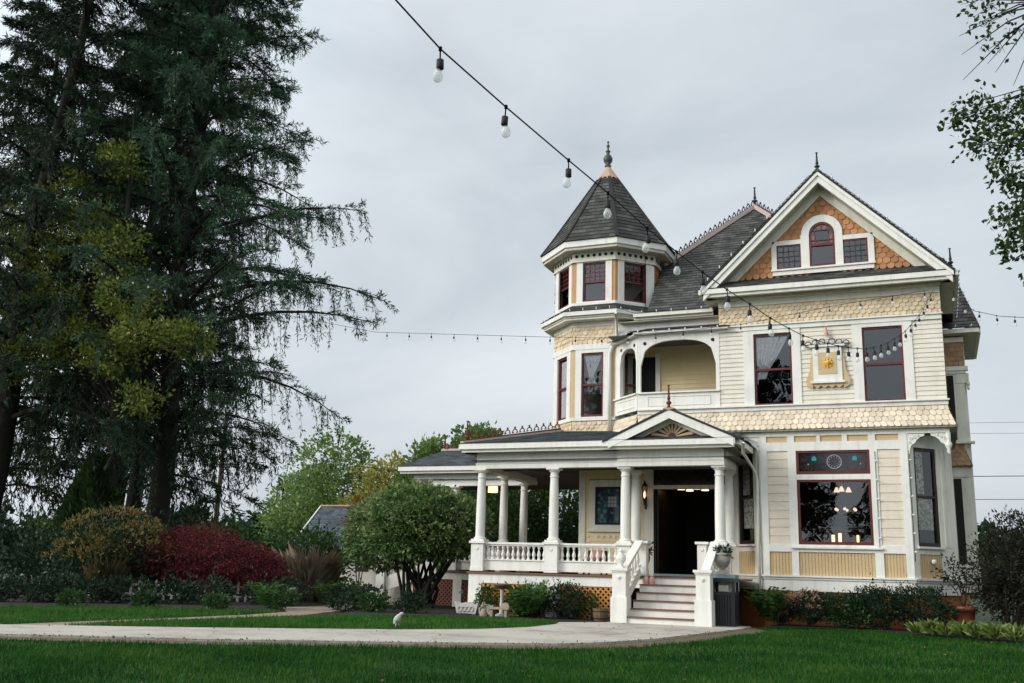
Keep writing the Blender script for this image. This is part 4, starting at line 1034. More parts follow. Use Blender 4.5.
def column(x, y, z0=1.86, z1=3.74, r=.125):
    mb = MB(); h = z1-z0
    mb.box(x-r*1.42, x+r*1.42, y-r*1.42, y+r*1.42, z0, z0+.05); mb.box(x-r*1.35, x+r*1.35, y-r*1.35, y+r*1.35, z1-.05, z1)
    mb.lathe((x, y, z0), [(r*1.3, .05), (r*1.32, .08), (r*1.05, .11), (r, .13), (r, h*.35), (r*.92, h*.7), (r*.82, h-.26), (r*.82, h-.25), (r*.95, h-.24), (r*.95, h-.21), (r*.82, h-.20), (r*.83, h-.12), (r*1.15, h-.08), (r*1.2, h-.05)], 20)
    return mb.build('column', M['white'], house, None, False)
def pedestal(x, y, z0=1.10, z1=1.86, w=.17):
    mb = MB(); mb.box(x-w, x+w, y-w, y+w, z0, z1-.06); mb.box(x-w-.045, x+w+.045, y-w-.045, y+w+.045, z1-.06, z1-.001)
    mb.box(x-w-.012, x+w+.012, y-w-.012, y+w+.012, z0, z0+.10); mb.box(x-.03, x+.03, y-w-.02, y-w, z1-.22, z1-.16)
    mb.build('pedestal', M['white'], house)
C1, C2, C3, C4 = -11.50, -9.45, -7.55, -5.20
LC = [(-11.72, .54), (-11.86, 2.4)]
for x in (C1, C2, C3, C4): pedestal(x, YP); column(x, YP)
column(-7.54, -.58); pedestal(-7.54, -.58); column(-5.22, -.2)
for x, y in LC: pedestal(x, y, w=.14); column(x, y, r=.12)
for x, y in ((-14.6, 3.35), (-16.0, 3.35)): pedestal(x, y, w=.14); column(x, y, r=.12)
railing((C1+.17, YP), (C2-.17, YP), 1.08, 12); railing((C2+.17, YP), (C3-.17, YP), 1.08, 10)
railing((C1, YP+.17), (LC[0][0], LC[0][1]-.14), 1.08, 9); railing((LC[0][0], LC[0][1]+.14), (LC[1][0], LC[1][1]-.14), 1.08, 8)
railing((-14.46, 3.35), (-12.74, 3.35), 1.08, 10); railing((-5.62, YP), (C4-.17, YP), 1.08, 2)
# deck and skirt
mb = MB()
dk = [(-11.74, -1.74), (-4.72, -1.74), (-4.72, 0.02), (-5.41, .95), (-9.6, .95), (-9.6, 7.2), (-16.3, 7.2), (-16.3, 3.12), (-12.15, 3.12), (-12.0, .4)]
mb.prism([(x, y, 1.035) for x, y in dk], (0, 0, .045)); part('porch_deck', mb, 'brown')
mb = MB(); FP = Fc((-11.70, -1.69), (-4.76, -1.69)); up_ = lambda x: x+11.70
FP.box(mb, 0, FP.L, .80, 1.03, -.05, .0)
for (a, b) in ((-11.70, -11.34), (-9.56, -9.26), (-7.80, -7.4)): FP.box(mb, up_(a), up_(b), 0, .80, -.05, .0)
FL2 = Fc((-12.1, 3.12), (-11.70, -1.69)); FL2.box(mb, 0, FL2.L, .80, 1.03, -.05, 0); FL2.box(mb, FL2.L-.3, FL2.L-.01, 0, .8, -.05, 0)
FW3 = Fc((-16.2, 3.16), (-12.1, 3.16)); FW3.box(mb, 0, FW3.L, .82, 1.03, -.05, 0)
for u in (0, 1.7, 3.75): FW3.box(mb, u, u+.3, 0, .82, -.05, 0)
part('porch_skirt', mb, 'white')
def latt(F, u0, u1, z0, z1, mat='lattice', sp=.135):
    mb = MB(); w = .02; h = z1-z0
    for s, d in ((1, -.035), (-1, -.022)):
        k = -int(h/sp)-1
        while True:
            ua = u0 + k*sp
            if ua > u1+h+.1: break
            a, b = (ua, z0), (ua+h, z1)
            if s < 0: a, b = (ua, z1), (ua+h, z0)
            (xa, za), (xb, zb) = a, b
            if xa < u0: t = (u0-xa)/(xb-xa); za = za+(zb-za)*t; xa = u0
            if xb > u1: t = (u1-xa)/(xb-xa) if xb != xa else 0; zb = za+(zb-za)*t; xb = u1
            if xb-xa > .03: mb.bar(F.p(xa, za, d), F.p(xb, zb, d), .010, .042, up=F.N.cross(Vector((0, 0, 1))))
            k += 1
    return mb.build('lattice', M[mat], house)
latt(FP, up_(-11.34), up_(-9.56), .02, .80); latt(FP, up_(-9.26), up_(-7.80), .02, .80)
latt(FW3, .3, 1.7, .02, .82, 'brown'); latt(FW3, 2.0, 3.75, .02, .82, 'brown')
mb = MB(); mb.box(-11.5, -4.9, -1.25, -1.2, 0, 1.0); mb.box(-16, -12.2, 3.6, 3.65, 0, 1.0); part('underfloor_shade', mb, 'dark')  # dark sheets behind the lattice stand in for shade below the deck
# entablature, eaves
def entab(P0, P1, x0, x1, parts=True):
    F = Fc(P0, P1); mb = MB()
    F.box(mb, x0, x1, 3.74, 3.86, -.20, .02); F.box(mb, x0, x1, 3.86, 4.14, -.17, 0); F.box(mb, x0, x1, 3.86, 3.885, 0, .035)
    part('porch_beam', mb, 'white')
    return F
YB = YP-.10
F1 = entab((C1-.12, YB), (C3-.1, YB), 0, C3-C1); F2e = entab((C3-.16, YB-.09), (C4+.16, YB-.09), 0, C4-C3+.32)
F3e = entab((LC[1][0]-.10, 3.2), (C1-.13, YB), 0, 4.8); F4e = entab((-16.12, 3.25), (-12.2, 3.25), 0, 3.92); F5e = entab((C4+.16, YB-.05), (C4+.16, .0), 0, 1.45)
mb = MB()
F1.box(mb, -.34, F1.L, 4.22, 4.36, .28, .40); F1.box(mb, -.30, F1.L, 4.14, 4.22, .24, .32)
F3e.box(mb, 0, F3e.L+.33, 4.22, 4.36, .28, .40); F3e.box(mb, 0, F3e.L+.30, 4.14, 4.22, .24, .32)
F4e.box(mb, -.38, F4e.L, 4.20, 4.335, .28, .40); F4e.box(mb, -.34, F4e.L, 4.12, 4.20, .24, .32)
F2e.box(mb, -.30, F2e.L+.34, 4.20, 4.335, .28, .42); F2e.box(mb, -.26, F2e.L+.30, 4.13, 4.20, .24, .33); F5e.box(mb, -.3, F5e.L, 4.20, 4.335, .28, .42)
part('porch_gutter', mb, 'white')
mb = MB()
for F, a, b in ((F1, -.34, F1.L), (F3e, 0, F3e.L+.34), (F4e, -.36, F4e.L), (F2e, -.3, F2e.L+.34), (F5e, -.3, F5e.L)):
    F.quad(mb, a, b, 0, 0, 0) if False else mb.face((F.p(a, 4.135, -.05), F.p(b, 4.135, -.05), F.p(b, 4.135, .30), F.p(a, 4.135, .30)))
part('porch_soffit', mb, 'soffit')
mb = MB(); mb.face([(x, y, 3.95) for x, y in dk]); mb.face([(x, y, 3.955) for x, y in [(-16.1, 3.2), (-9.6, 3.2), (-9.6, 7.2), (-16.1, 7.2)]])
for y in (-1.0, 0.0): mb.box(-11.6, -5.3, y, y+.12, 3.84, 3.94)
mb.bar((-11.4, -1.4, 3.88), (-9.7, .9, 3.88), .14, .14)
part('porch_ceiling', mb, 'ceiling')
# porch roof
HP = (-10.22, 1.2, 5.13)
mb = MB()
mb.courses((-12.04, -2.02, 4.37), (-7.8, -2.02, 4.37), (-7.6, .93, 5.0), (-10.10, .93, 5.06), .14, .012, out=(0, -1, 1))
mb.courses((-12.50, 3.2, 4.37), (-12.04, -2.02, 4.37), (-10.10, .93, 5.06), (-10.3, 4.2, 5.10), .14, .012, out=(-1, 0, 1))
mb.face([(-7.85, -1.6, 4.5), (-4.7, -1.6, 4.4), (-4.9, .0, 4.76), (-7.4, .92, 5.0)])
part('porch_roof', mb, 'proof')
mb = MB(); mb.bar((-11.95, -1.90, 4.42), (-10.16, .93, 5.08), .16, .05); part('hip_flashing', mb, 'flash')
cresting('porch_cresting', (-11.88, -1.80, 4.47), (-10.18, .90, 5.12), .25, .17, 'rust')
finial('porch_finial', (-11.86, -1.77, 4.46), .56, .055, 'rust')
# wing porch roof
mb = MB()
mb.courses((-16.52, 2.83, 4.345), (-12.2, 2.83, 4.345), (-12.2, 4.4, 5.02), (-15.65, 4.4, 5.02), .14, .012, out=(0, -1, 1)); mb.courses((-16.52, 7.5, 4.345), (-16.52, 2.83, 4.345), (-15.65, 4.4, 5.02), (-15.65, 6.0, 5.02), .14, .012, out=(-1, 0, 1))
mb.face([(-15.65, 4.4, 5.02), (-12.2, 4.4, 5.02), (-9.6, 4.4, 5.06), (-9.6, 7.0, 5.0), (-15.65, 6.0, 5.02)])
part('porch_roof', mb, 'proof')
mb = MB(); mb.bar((-15.7, 4.38, 5.05), (-12.4, 4.38, 5.05), .12, .07); part('ridge_flashing', mb, 'flash')
finial('porch_finial', (-15.6, 4.38, 5.07), .5, .05, 'rust')
mb = MB(); mb.tube([(-15.6, 4.38, 5.2), (-15.2, 4.38, 5.12)], .02, 5); mb.lathe((-15.5, 4.38, 5.08), [(.10, 0), (.06, .12), (.02, .2)], 6); part('ridge_ornament', mb, 'rust')
# portico pediment
PX, PZ, PS = -6.28, 5.10, .455; PY = -2.12
mb = MB()
for s in (-1, 1): mb.courses((PX+s*1.67, PY, PZ-PS*1.67), (PX+s*1.67, .2, PZ-PS*1.67), (PX, .2, PZ), (PX, PY, PZ), .14, .014, out=(s, 0, 1)); mb.prism([(PX, PY-.02, PZ+.02), (PX+s*1.69, PY-.02, PZ-PS*1.69+.02), (PX+s*1.69, PY-.02, PZ-PS*1.69-.035), (PX, PY-.02, PZ-.035)], (0, .2, 0))
part('portico_roof', mb, 'proof')
mb = MB(); rake(mb, PX, PZ-.04, 1.55, PY+.0, PY+.08, .21, PS); part('portico_rake', mb, 'white')
mb = MB(); rake(mb, PX, PZ-.20, 1.35, PY+.08, PY+.34, .03, PS); part('rake_soffit', mb, 'soffit')
mb = MB(); rake(mb, PX, PZ-.23, 1.1, PY+.28, PY+.34, .10, PS); part('inner_rake_board', mb, 'sage')
mb = MB(); mb.face([(PX-1.0, PY+.36, 4.40), (PX+1.0, PY+.36, 4.40), (PX, PY+.36, 4.85)]); part('portico_tympanum', mb, 'sash')
mb = MB()
c0 = Vector((PX, PY+.345, 4.435))
for k in range(9):
    a = PI*(k+.5)/9; dirn = Vector((math.cos(a), 0, math.sin(a))); tn = Vector((-math.sin(a), 0, math.cos(a))); r1 = min(.62/max(.35, abs(math.cos(a))+.9*abs(math.sin(a))*1.35), .62)
    mb.prism([c0+dirn*.10+tn*.012, c0+dirn*.10-tn*.012, c0+dirn*r1-tn*.042, c0+dirn*(r1+.02), c0+dirn*r1+tn*.042], (0, -.03, 0))
part('sunburst', mb, 'tan')
mb = MB(); mb.prism([c0 + Vector((.09*math.cos(PI*k/10), 0, .09*math.sin(PI*k/10))) for k in range(11)], (0, -.04, 0)); part('sunburst_boss', mb, 'sash')
mb = MB(); mb.courses((PX-1.6, PY-.0, 4.345), (PX+1.6, PY-.0, 4.345), (PX+1.3, PY+.345, 4.45), (PX-1.3, PY+.345, 4.45), .12, .012, out=(0, -1, 1)); part('pent_roof', mb, 'proof')
finial('portico_finial', (PX, PY, PZ+.02), .56, .055, 'rust')
mb = MB()
for s in (-1, 1): mb.prism([(PX, PY-.03, PZ+.05), (PX+s*.16, PY-.03, PZ-.02), (PX, PY-.03, PZ-.05)], (0, .2, 0))
part('ridge_cap', mb, 'copper')
# front stairs
SX0, SX1, SY = -7.03, -5.44, -3.15
mb = MB(); tb = MB()
for k in range(6):
    y = SY+.27*k
    mb.box(SX0, SX1, y, -1.7, .18*k, .18*(k+1)-.03); tb.box(SX0, SX1, y-.035, y+.275 if k < 5 else -1.7, .18*(k+1)-.03, .18*(k+1))
st = part('staircase', mb, 'white'); tb.build('tread', M['brown'], st)
for x in (-7.21, -5.28):
    mb = MB(); w = .16; y = -3.02
    mb.box(x-w-.03, x+w+.03, y-w-.03, y+w+.03, 0, .60); mb.box(x-w, x+w, y-w, y+w, .60, 1.19); mb.box(x-w-.05, x+w+.05, y-w-.05, y+w+.05, 1.19, 1.25); mb.box(x-w-.02, x+w+.02, y-w-.02, y+w+.02, 1.15, 1.19)
    mb.lathe((x, y-w, 1.02), [(.001, -.04), (.035, -.01), (.05, .03), (.02, .06)], 8)
    nw = mb.build('newel_post', M['white'], house)
    if x < -6:
        g = MB(); g.lathe((x, y, 1.25), [(.10, 0), (.10, .03), (.05, .06), (.06, .10), (.115, .18), (.12, .26), (.06, .33), (.05, .36), (.075, .38), (.03, .43), (.001, .48)], 12); g.build('urn_finial', M['white'], nw, None, True)
    # sloping stair rail
    mb = MB(); q = (x+(.08 if x < -6 else 0), -1.75, 1.90); p = (x, y+.12, 1.20)
    mb.bar(p, q, .20, .06); mb.bar((p[0], p[1], p[2]-.07), (q[0], q[1], q[2]-.07), .13, .06)
    mb.bar((x, y+.1, .42), (q[0], -1.75, 1.22), .08, .22); mb.bar((x, y+.1, .55), (q[0], -1.75, 1.35), .12, .03)
    sr = mb.build('stair_rail', M['white'], house)
    for k in range(6):
        t = (k+.6)/6.2; bx = x+(q[0]-x)*t; by = y+.12+(-1.75-y-.12)*t; bz = .565+.80*t
        baluster(sr, bx, by, bz-.02, .50)
for x in (-7.09, -5.62): pedestal(x, -1.55, w=.11, z1=1.92)
# side stairs of the wing porch
mb = MB()
for k in range(6): mb.box(-18.1+.3*k, -16.2, 3.5, 5.2, .18*k, .18*(k+1)-.001)
part('side_stairs', mb, 'white')
mb = MB(); mb.box(-17.15, -16.85, 2.95, 3.25, 0, 1.45); mb.box(-17.2, -16.8, 2.9, 3.3, 1.45, 1.52); part('newel_post', mb, 'white')
mb = MB(); mb.bar((-16.85, 3.1, 1.25), (-15.0, 3.1, 1.9), .16, .10); mb.bar((-16.85, 3.1, .62), (-15.1, 3.1, 1.2), .08, .42); sr = part('stair_rail', mb, 'white')
for k in range(7): t = (k+.5)/7; baluster(sr, -16.8+1.75*t, 3.1, .80+.62*t, .46)
# downpipes
mb = MB(); mb.tube([(-4.52, -2.05, 4.22), (-4.55, -1.9, 4.0), (-4.58, -.5, 3.82), (-4.56, -.12, 3.70), (-4.53, -.07, 3.5), (-4.53, -.07, .3)], .036, 8); part('downpipe', mb, 'white', smooth=True)
mb = MB(); mb.tube([(-8.42, .42, 8.30), (-8.44, .60, 8.08), (-8.52, .86, 7.85), (-8.52, .84, 7.6), (-8.66, .80, 7.35), (-8.70, .80, 7.2), (-8.70, .80, 5.0)], .045, 8); part('downpipe', mb, 'white', smooth=True)

# ------------------------------------------------------------------ lamps and small things
def lantern():
    t = thing('wall_lantern', 'lit black carriage lantern on the wall left of the front door', 'wall lamp', (-7.68, .89, 2.85))
    mb = MB(); mb.box(-.03, .03, .0, .05, 0, .35); mb.bar((0, .03, .30), (0, -.10, .34), .025, .025); mb.lathe((0, -.10, .24), [(.03, -.14), (.05, 0), (.055, .02)], 8); mb.lathe((0, -.10, .62), [(.09, 0), (.03, .09), (.01, .16)], 8)
    for k in range(6): a = k*PI/3; mb.bar((.05*math.cos(a), -.10+.05*math.sin(a), .25), (.08*math.cos(a), -.10+.08*math.sin(a), .62), .012, .012)
    mb.build('bracket', M['iron'], t)
    g = MB(); g.lathe((0, -.10, .30), [(.02, 0), (.035, .06), (.03, .14), (.001, .2)], 8); g.build('flame_bulb', M['lamp'], t, None, True)
lantern()
def pendant(name, label, loc, mat='lamp', r=.16, h=.22, drop=.4):
    t = thing(name, label, 'ceiling lamp', loc)
    mb = MB(); mb.tube([(0, 0, 0), (0, 0, -drop)], .012, 6); mb.lathe((0, 0, -drop-.02), [(.03, .02), (r*.6, 0), (r*.62, -.02)], 8); mb.build('stem', M['iron'], t)
    g = MB(); g.lathe((0, 0, -drop-.03), [(r*.9, 0), (r, -h*.3), (r, -h), (r*.8, -h)], 6); g.build('lamp_shade', M[mat], t)
pendant('porch_lantern', 'glowing square porch lamp under the roof of the side porch', (-13.56, 3.9, 3.93), 'lamp', .17, .22, .10)
def chandelier(label, loc, n=3, r=.25, drop=.5, s=1.0, up=False, mat='lampw'):
    t = thing('chandelier', label, 'chandelier', loc)
    mb = MB(); mb.tube([(0, 0, 0), (0, 0, -drop)], .014*s, 6)
    for k in range(n):
        a = 2*PI*k/n+.5; e = Vector((r*math.cos(a), r*math.sin(a), -drop+(.05 if up else .02))); mb.tube([(0, 0, -drop), e*.6+Vector((0, 0, -drop*.4-.06)), e], .012*s, 5)
    mb.build('arm', M['gold'], t)
    for k in range(n):
        a = 2*PI*k/n+.5; g = MB(); o = (r*math.cos(a), r*math.sin(a), -drop)
        prof = [(.03*s, .03), (.055*s, -.01), (.085*s, -.09*s), (.10*s, -.12*s)] if not up else [(.02*s, .04), (.055*s, .08*s), (.06*s, .13*s), (.03*s, .17*s)]
        g.lathe(o, prof, 10); g.build('lamp_shade', M[mat], t, None, True)
chandelier('three shade chandelier near the glass of the big ground floor front window', (-2.62, 1.5, 4.3), 3, .17, .85, .8)
chandelier('many armed chandelier deeper inside the big ground floor front window', (-2.70, 3.4, 4.3), 6, .28, 1.35, .7, True)
chandelier('orange glowing ceiling light in the dark hall behind the front door', (-6.62, 2.0, 4.05), 4, .34, .46, 1.1, False, 'lamp')
def mantel():
    t = thing('glowing_cabinet', 'warm lit cabinet at the back of the front ground floor room', 'cabinet', (-2.75, 3.78, 1.25))
    mb = MB(); mb.box(-.55, .55, -.25, -.2, 0, .65); mb.box(-.55, .55, -.4, -.02, 1.25, 1.3); mb.box(-.55, -.5, -.4, -.02, .65, 1.25); mb.box(.5, .55, -.4, -.02, .65, 1.25); mb.box(-.02, .02, -.4, -.02, .65, 1.25); mb.build('case', M['wood'], t)
    g = MB(); g.box(-.38, -.30, -.1, -.06, .75, 1.1); g.box(-.2, -.12, -.1, -.06, .9, 1.15); g.box(.12, .34, -.1, -.06, .78, .86); g.box(.28, .34, -.1, -.06, .9, 1.1); g.build('lamp_panel', M['lamp'], t)
mantel()

def trash():
    t = thing('trash_bin', 'charcoal slatted trash bin with open top beside the right newel post', 'trash bin', (-4.95, -2.35, 0))
    mb = MB(); w = .23
    for sx in (-1, 1):
        for sy in (-1, 1): mb.box(sx*w-.03, sx*w+.03, sy*w-.03, sy*w+.03, 0, 1.02)
    for k in range(7):
        u = -w+.05+k*(2*w-.1)/6
        mb.box(u-.022, u+.022, -w-.012, -w+.012, .06, .74); mb.box(u-.022, u+.022, w-.012, w+.012, .06, .74); mb.box(-w-.012, -w+.012, u-.022, u+.022, .06, .74); mb.box(w-.012, w+.012, u-.022, u+.022, .06, .74)
    for z in (.03, .72): 
        mb.box(-w+.03, w-.03, -w-.016, -w+.016, z, z+.05); mb.box(-w+.03, w-.03, w-.016, w+.016, z, z+.05); mb.box(-w-.016, -w+.016, -w+.03, w-.03, z, z+.05); mb.box(w-.016, w+.016, -w+.03, w-.03, z, z+.05)
    mb.build('slatted_body', M['bin'], t)
    g = MB(); g.box(-w+.02, w-.02, -w+.02, w-.02, .04, .78); g.build('liner', M['dark'], t)
    g = MB(); g.box(-w-.05, w+.05, -w-.05, w+.05, 1.0, 1.04); g.box(-w-.03, w+.03, -w-.03, w+.03, 1.04, 1.09); g.build('lid', M['bin'], t)
    g = MB(); g.box(-.10, .12, -w-.02, -w-.012, .80, .93); g.build('plate', M['stone'], t)
trash()
def urn(loc, label, r=.2, plant='shade'):
    t = thing('urn_planter', label, 'planter', loc)
    mb = MB(); mb.lathe((0, 0, 0), [(r*.75, 0), (r*.75, .04), (r*.4, .07), (r*.35, .12), (r*.7, .18), (r*.98, .28), (r*1.02, .38), (r*.9, .41), (r*1.1, .44), (r*1.1, .47), (r*.9, .47), (r*.85, .42), (.001, .42)], 16); mb.build('bowl', M['stone'], t, None, True)
    P, D, _ = cloud([(0, 0, .52, r*1.0, r*1.0, .14)], 160, .09, 12); leaves('foliage', P, D, .10, .045, M[plant], t)
urn((-5.08, -2.0, 1.18), 'grey stone urn with leafy plant at the top right of the front steps')
mb = MB(); mb.box(-5.44, -4.74, -2.26, -1.745, 1.09, 1.17); part('urn_shelf', mb, 'teal')
mb = MB(); mb.box(-5.40, -4.78, -2.10, -1.745, 0, 1.088); part('shelf_support', mb, 'white')
urn((-7.15, -1.15, 1.20), 'small urn of strappy leaves at the top left of the front steps', .13, 'green')
for i, (x, y, l) in enumerate(((-6.90, -1.93, 'pink glass candle jar on the top step, nearer the left railing'), (-6.76, -1.95, 'pink glass candle jar on the top step, farther from the left railing'))):
    t = thing('candle_jar', l, 'candle jar', (x, y, .90), 'pink jars on the top step')
    mb = MB(); mb.lathe((0, 0, 0), [(.05, 0), (.058, .02), (.058, .15), (.045, .17), (.042, .17)], 12); mb.build('jar', M['pinkglass'], t, None, True)
    mb = MB(); mb.lathe((0, 0, .17), [(.045, 0), (.045, .02), (.01, .03)], 10); mb.build('lid', M['stone'], t)
def chair():
    t = thing('porch_chair', 'dark porch chair with red and white cushion behind the front railing', 'chair', (-8.62, -.6, 1.08))
    mb = MB()
    for sx in (-.24, .24):
        for sy in (-.22, .22): mb.box(sx-.02, sx+.02, sy-.02, sy+.02, 0, .36 if sy < 0 else .62)
    mb.box(-.26, .26, -.24, .24, .34, .37); mb.box(-.24, .24, .20, .23, .5, .62); mb.build('frame', M['iron'], t)
    g = MB(); g.box(-.2, .18, -.2, .14, .37, .45); g.prism([(-.18, .05, .45), (.14, .05, .45), (.15, .12, .60), (-.17, .12, .60)], (0, .06, .01)); g.build('cushion', M['pinkcloth'], t)
chair()
def birdbath():
    t = thing('bird_bath', 'brown bowled bird bath on white pillar before the porch lattice', 'bird bath', (-10.48, -2.32, 0))
    mb = MB(); mb.lathe((0, 0, 0), [(.16, 0), (.16, .05), (.05, .10), (.04, .4), (.038, .60), (.06, .68)], 12); mb.build('pillar', M['wstone'], t, None, True)
    mb = MB(); mb.lathe((0, 0, .66), [(.05, 0), (.16, .05), (.235, .10), (.245, .13), (.21, .125), (.10, .08), (.001, .07)], 18); mb.build('bowl', M['wood'], t, None, True)
birdbath()
def bench():
    t = thing('garden_bench', 'small tan stone bench beside the bird bath', 'bench', (-10.35, -2.72, 0))
    mb = MB()
    for s in (-1, 1): mb.prism([(s*.24-.05, -.12, 0), (s*.24+.05, -.12, 0), (s*.24+.035, -.12, .1), (s*.24+.06, -.12, .24), (s*.24-.06, -.12, .24), (s*.24-.035, -.12, .1)], (0, .24, 0))
    mb.build('leg', M['tanstone'], t)
    mb = MB(); mb.box(-.36, .36, -.16, .16, .24, .30); mb.prism([(.0, .02, .30), (.30, .02, .30), (.27, .02, .40), (.15, .02, .44), (.03, .02, .40)], (0, .08, 0)); mb.build('slab', M['tanstone'], t); t.scale = (.78, .78, .82)
bench()
def rabbit():
    t = thing('rabbit_statue', 'tan stone sitting rabbit statue left of the little bench', 'statue', (-10.78, -2.72, 0))
    mb = MB()
    mb.lathe((0, 0, 0), [(.13, 0), (.155, .05), (.15, .14), (.11, .24), (.075, .30), (.001, .33)], 14); mb.lathe((-.03, -.05, .30), [(.001, 0), (.06, .03), (.075, .08), (.06, .13), (.001, .16)], 12)
    for s in (-1, 1): mb.tube([(-.02+s*.03, -.02, .43), (-.01+s*.045, .0, .50), (s*.04, .02, .55)], [.02, .024, .008], 6)
    for s in (-1, 1): mb.lathe((s*.07, -.10, 0), [(.05, 0), (.05, .04), (.001, .07)], 8)
    mb.build('body', M['tanstone'], t, None, True); t.scale = (.62, .62, .66)
rabbit()
for i, (x, y, w, h, l) in enumerate(((-11.55, -1.98, .33, .30, 'larger white ornamental planter box with scroll ends at the porch corner'), (-11.02, -1.95, .22, .28, 'smaller white ornamental planter box next to the bird bath'))):
    t = thing('planter_box', l, 'planter box', (x, y, 0), 'white planter boxes at the porch corner')
    mb = MB(); mb.prism([(-w*.8, -.12, .04), (w*.8, -.12, .04), (w, -.12, h), (w*.7, -.12, h*.9), (0, -.12, h*1.05), (-w*.7, -.12, h*.9), (-w, -.12, h*1.1)], (0, .24, 0))
    for s in (-1, 1): mb.box(s*w*.6-.05, s*w*.6+.05, -.1, .1, 0, .04)
    mb.build('box', M['wstone'], t)
    mb = MB()
    for k in range(4): mb.tube([(-w*.5+k*w*.33+.05*math.cos(a), -.135, h*.5+.06*math.sin(a)) for a in [2*PI*j/8 for j in range(9)]], .014, 5)
    mb.build('scroll_ornament', M['wstone'], t)
def goose():
    t = thing('bird_statue', 'little white bird statue standing on the lawn edge by the walk', 'statue', (-9.92, -8.6, 0), None, .15)
    mb = MB()
    for s in (-1, 1): mb.tube([(.0+s*.025, s*.02, 0), (.0+s*.02, s*.02, .08)], .008, 5)
    mb.tube([(-.06, 0, .07), (-.03, 0, .12), (.0, 0, .17), (.03, 0, .215), (.06, 0, .245)], [.02, .06, .065, .045, .03], 10)
    mb.tube([(.04, 0, .225), (.06, 0, .25), (.09, 0, .262), (.12, 0, .255)], [.03, .034, .03, .008], 8)
    mb.build('body', M['wstone'], t, None, True)
goose()
def pathlight(loc, label):
    t = thing('path_light', label, 'path light', loc, 'stake lights in the flower beds')
    mb = MB(); mb.tube([(0, 0, 0), (0, 0, .5)], .014, 6); mb.build('stake', M['iron'], t)
    mb = MB(); mb.lathe((0, 0, .48), [(.11, 0), (.12, .015), (.05, .07), (.015, .11)], 12); mb.build('hood', M['verd'], t, None, True)
pathlight((-9.0, -2.25, 0), 'mushroom path light between the shrubs before the porch lattice')
pathlight((-3.95, -1.25, .1), 'mushroom path light before the orange foundation right of the ferns')
pathlight((-12.75, .2, 0), 'tall mushroom path light under the round rhododendron')
def cask():
    t = thing('half_cask', 'wooden half cask planter left of the front stair newel', 'planter', (-7.95, -2.2, 0))
    mb = MB(); mb.lathe((0, 0, 0), [(.16, 0), (.19, .15), (.195, .30), (.17, .30), (.165, .26), (.001, .26)], 14); mb.build('staves', M['wood'], t)
    for z in (.06, .22): 
        mb = MB(); mb.lathe((0, 0, z), [(.185+z*.05, 0), (.187+z*.05, .025)], 14); mb.build('hoop', M['iron'], t)
cask()
def terr():
    t = thing('terracotta_pot', 'large terracotta pot with leggy shrub at the right house corner', 'flower pot', (.02, -.45, .12))
    mb = MB(); mb.lathe((0, 0, 0), [(.19, 0), (.25, .40), (.30, .41), (.31, .50), (.27, .50), (.26, .44), (.001, .44)], 18); mb.build('pot', M['terra'], t, None, True)
    mb = MB()
    for k in range(7):
        a = k*.9; mb.tube([(0, 0, .42), (.12*math.cos(a), .12*math.sin(a), .8), (.35*math.cos(a)-.1, .3*math.sin(a), 1.25)], [.014, .01, .005], 5)
    mb.build('stem', M['bark2'], t)
    P, D, _ = cloud([(-.1, 0, 1.25, .42, .35, .35), (-.25, 0, .95, .25, .2, .2)], 420, .14, 10); leaves('foliage', P, D, .085, .04, M['plum'], t)
terr()
t = thing('flood_light', 'round white flood light on the tan panel of the right bay side', 'flood light', (-.56, .32, 1.60))
mb = MB(); mb.lathe((.03, -.03, -.08), [(.001, .02), (.04, .03), (.058, .08), (.04, .13), (.001, .14)], 12); mb.build('lamp_head', M['white'], t, None, True)
mb = MB(); mb.box(-.03, .03, -.0, .08, -.03, .03); mb.build('bracket', M['iron'], t)

# ------------------------------------------------------------------ ground
def struct(name, mb, mat, kind='structure'):
    o = mb.build(name, M[mat]); o['kind'] = kind; return o
mb = MB(); mb.face([(-260, -260, -.06), (260, -260, -.06), (260, 260, -.06), (-260, 260, -.06)]); struct('ground', mb, 'farground')
EDGE = [(-42, -30.2), (-12.53, -15.21), (-11.31, -14.61), (-10.08, -14.0), (-8.94, -13.22), (-7.76, -12.41), (-6.58, -11.47), (-5.84, -10.86), (-5.40, -10.02), (-5.0, -8.44), (-4.73, -6.06), (-4.53, -4.41), (-4.45, -3.3)]
BACK = [(-7.5, -3.3), (-8.25, -4.3), (-7.99, -5.18), (-7.94, -6.81), (-8.34, -8.3), (-9.27, -9.67), (-10.58, -10.83), (-11.8, -11.92), (-13.05, -12.85), (-14.5, -13.9), (-42, -27)]
mb = MB(); mb.prism([(x, y, -.1) for x, y in EDGE+[(-4.45, -2.0), (-7.5, -2.0)]+BACK], (0, 0, .14)); struct('path', mb, 'concrete')
MIDT = [(-13.72, -13.04), (-14.09, -11.79), (-13.8, -8.89), (-13.52, -6.52), (-12.19, -4.36), (-10.12, -3.24), (-8.39, -3.9)]
FARB = [(-14.46, -13.56), (-14.47, -12.32), (-14.44, -11.44), (-14.37, -9.41), (-14.4, -7.12), (-14.73, -5.35)]
mb = MB(); mb.prism([(x, y, -.1) for x, y in [(-13.3, -13.2), (-14.09, -11.79), (-13.8, -8.89), (-13.52, -6.52), (-14.5, -3.3), (-15.5, -.5), (-16.2, 3.4), (-17.8, 3.4), (-16.6, -.6), (-16.4, -3.4), (-15.16, -4.53)] + FARB[::-1]], (0, 0, .118)); struct('side_path', mb, 'dirtpath')
def offs(P, d):
    out = []
    for i, p in enumerate(P):
        a = Vector(P[max(i-1, 0)]); b = Vector(P[min(i+1, len(P)-1)]); t = (b-a).normalized(); out.append((p[0]+t.y*d, p[1]-t.x*d))
    return out
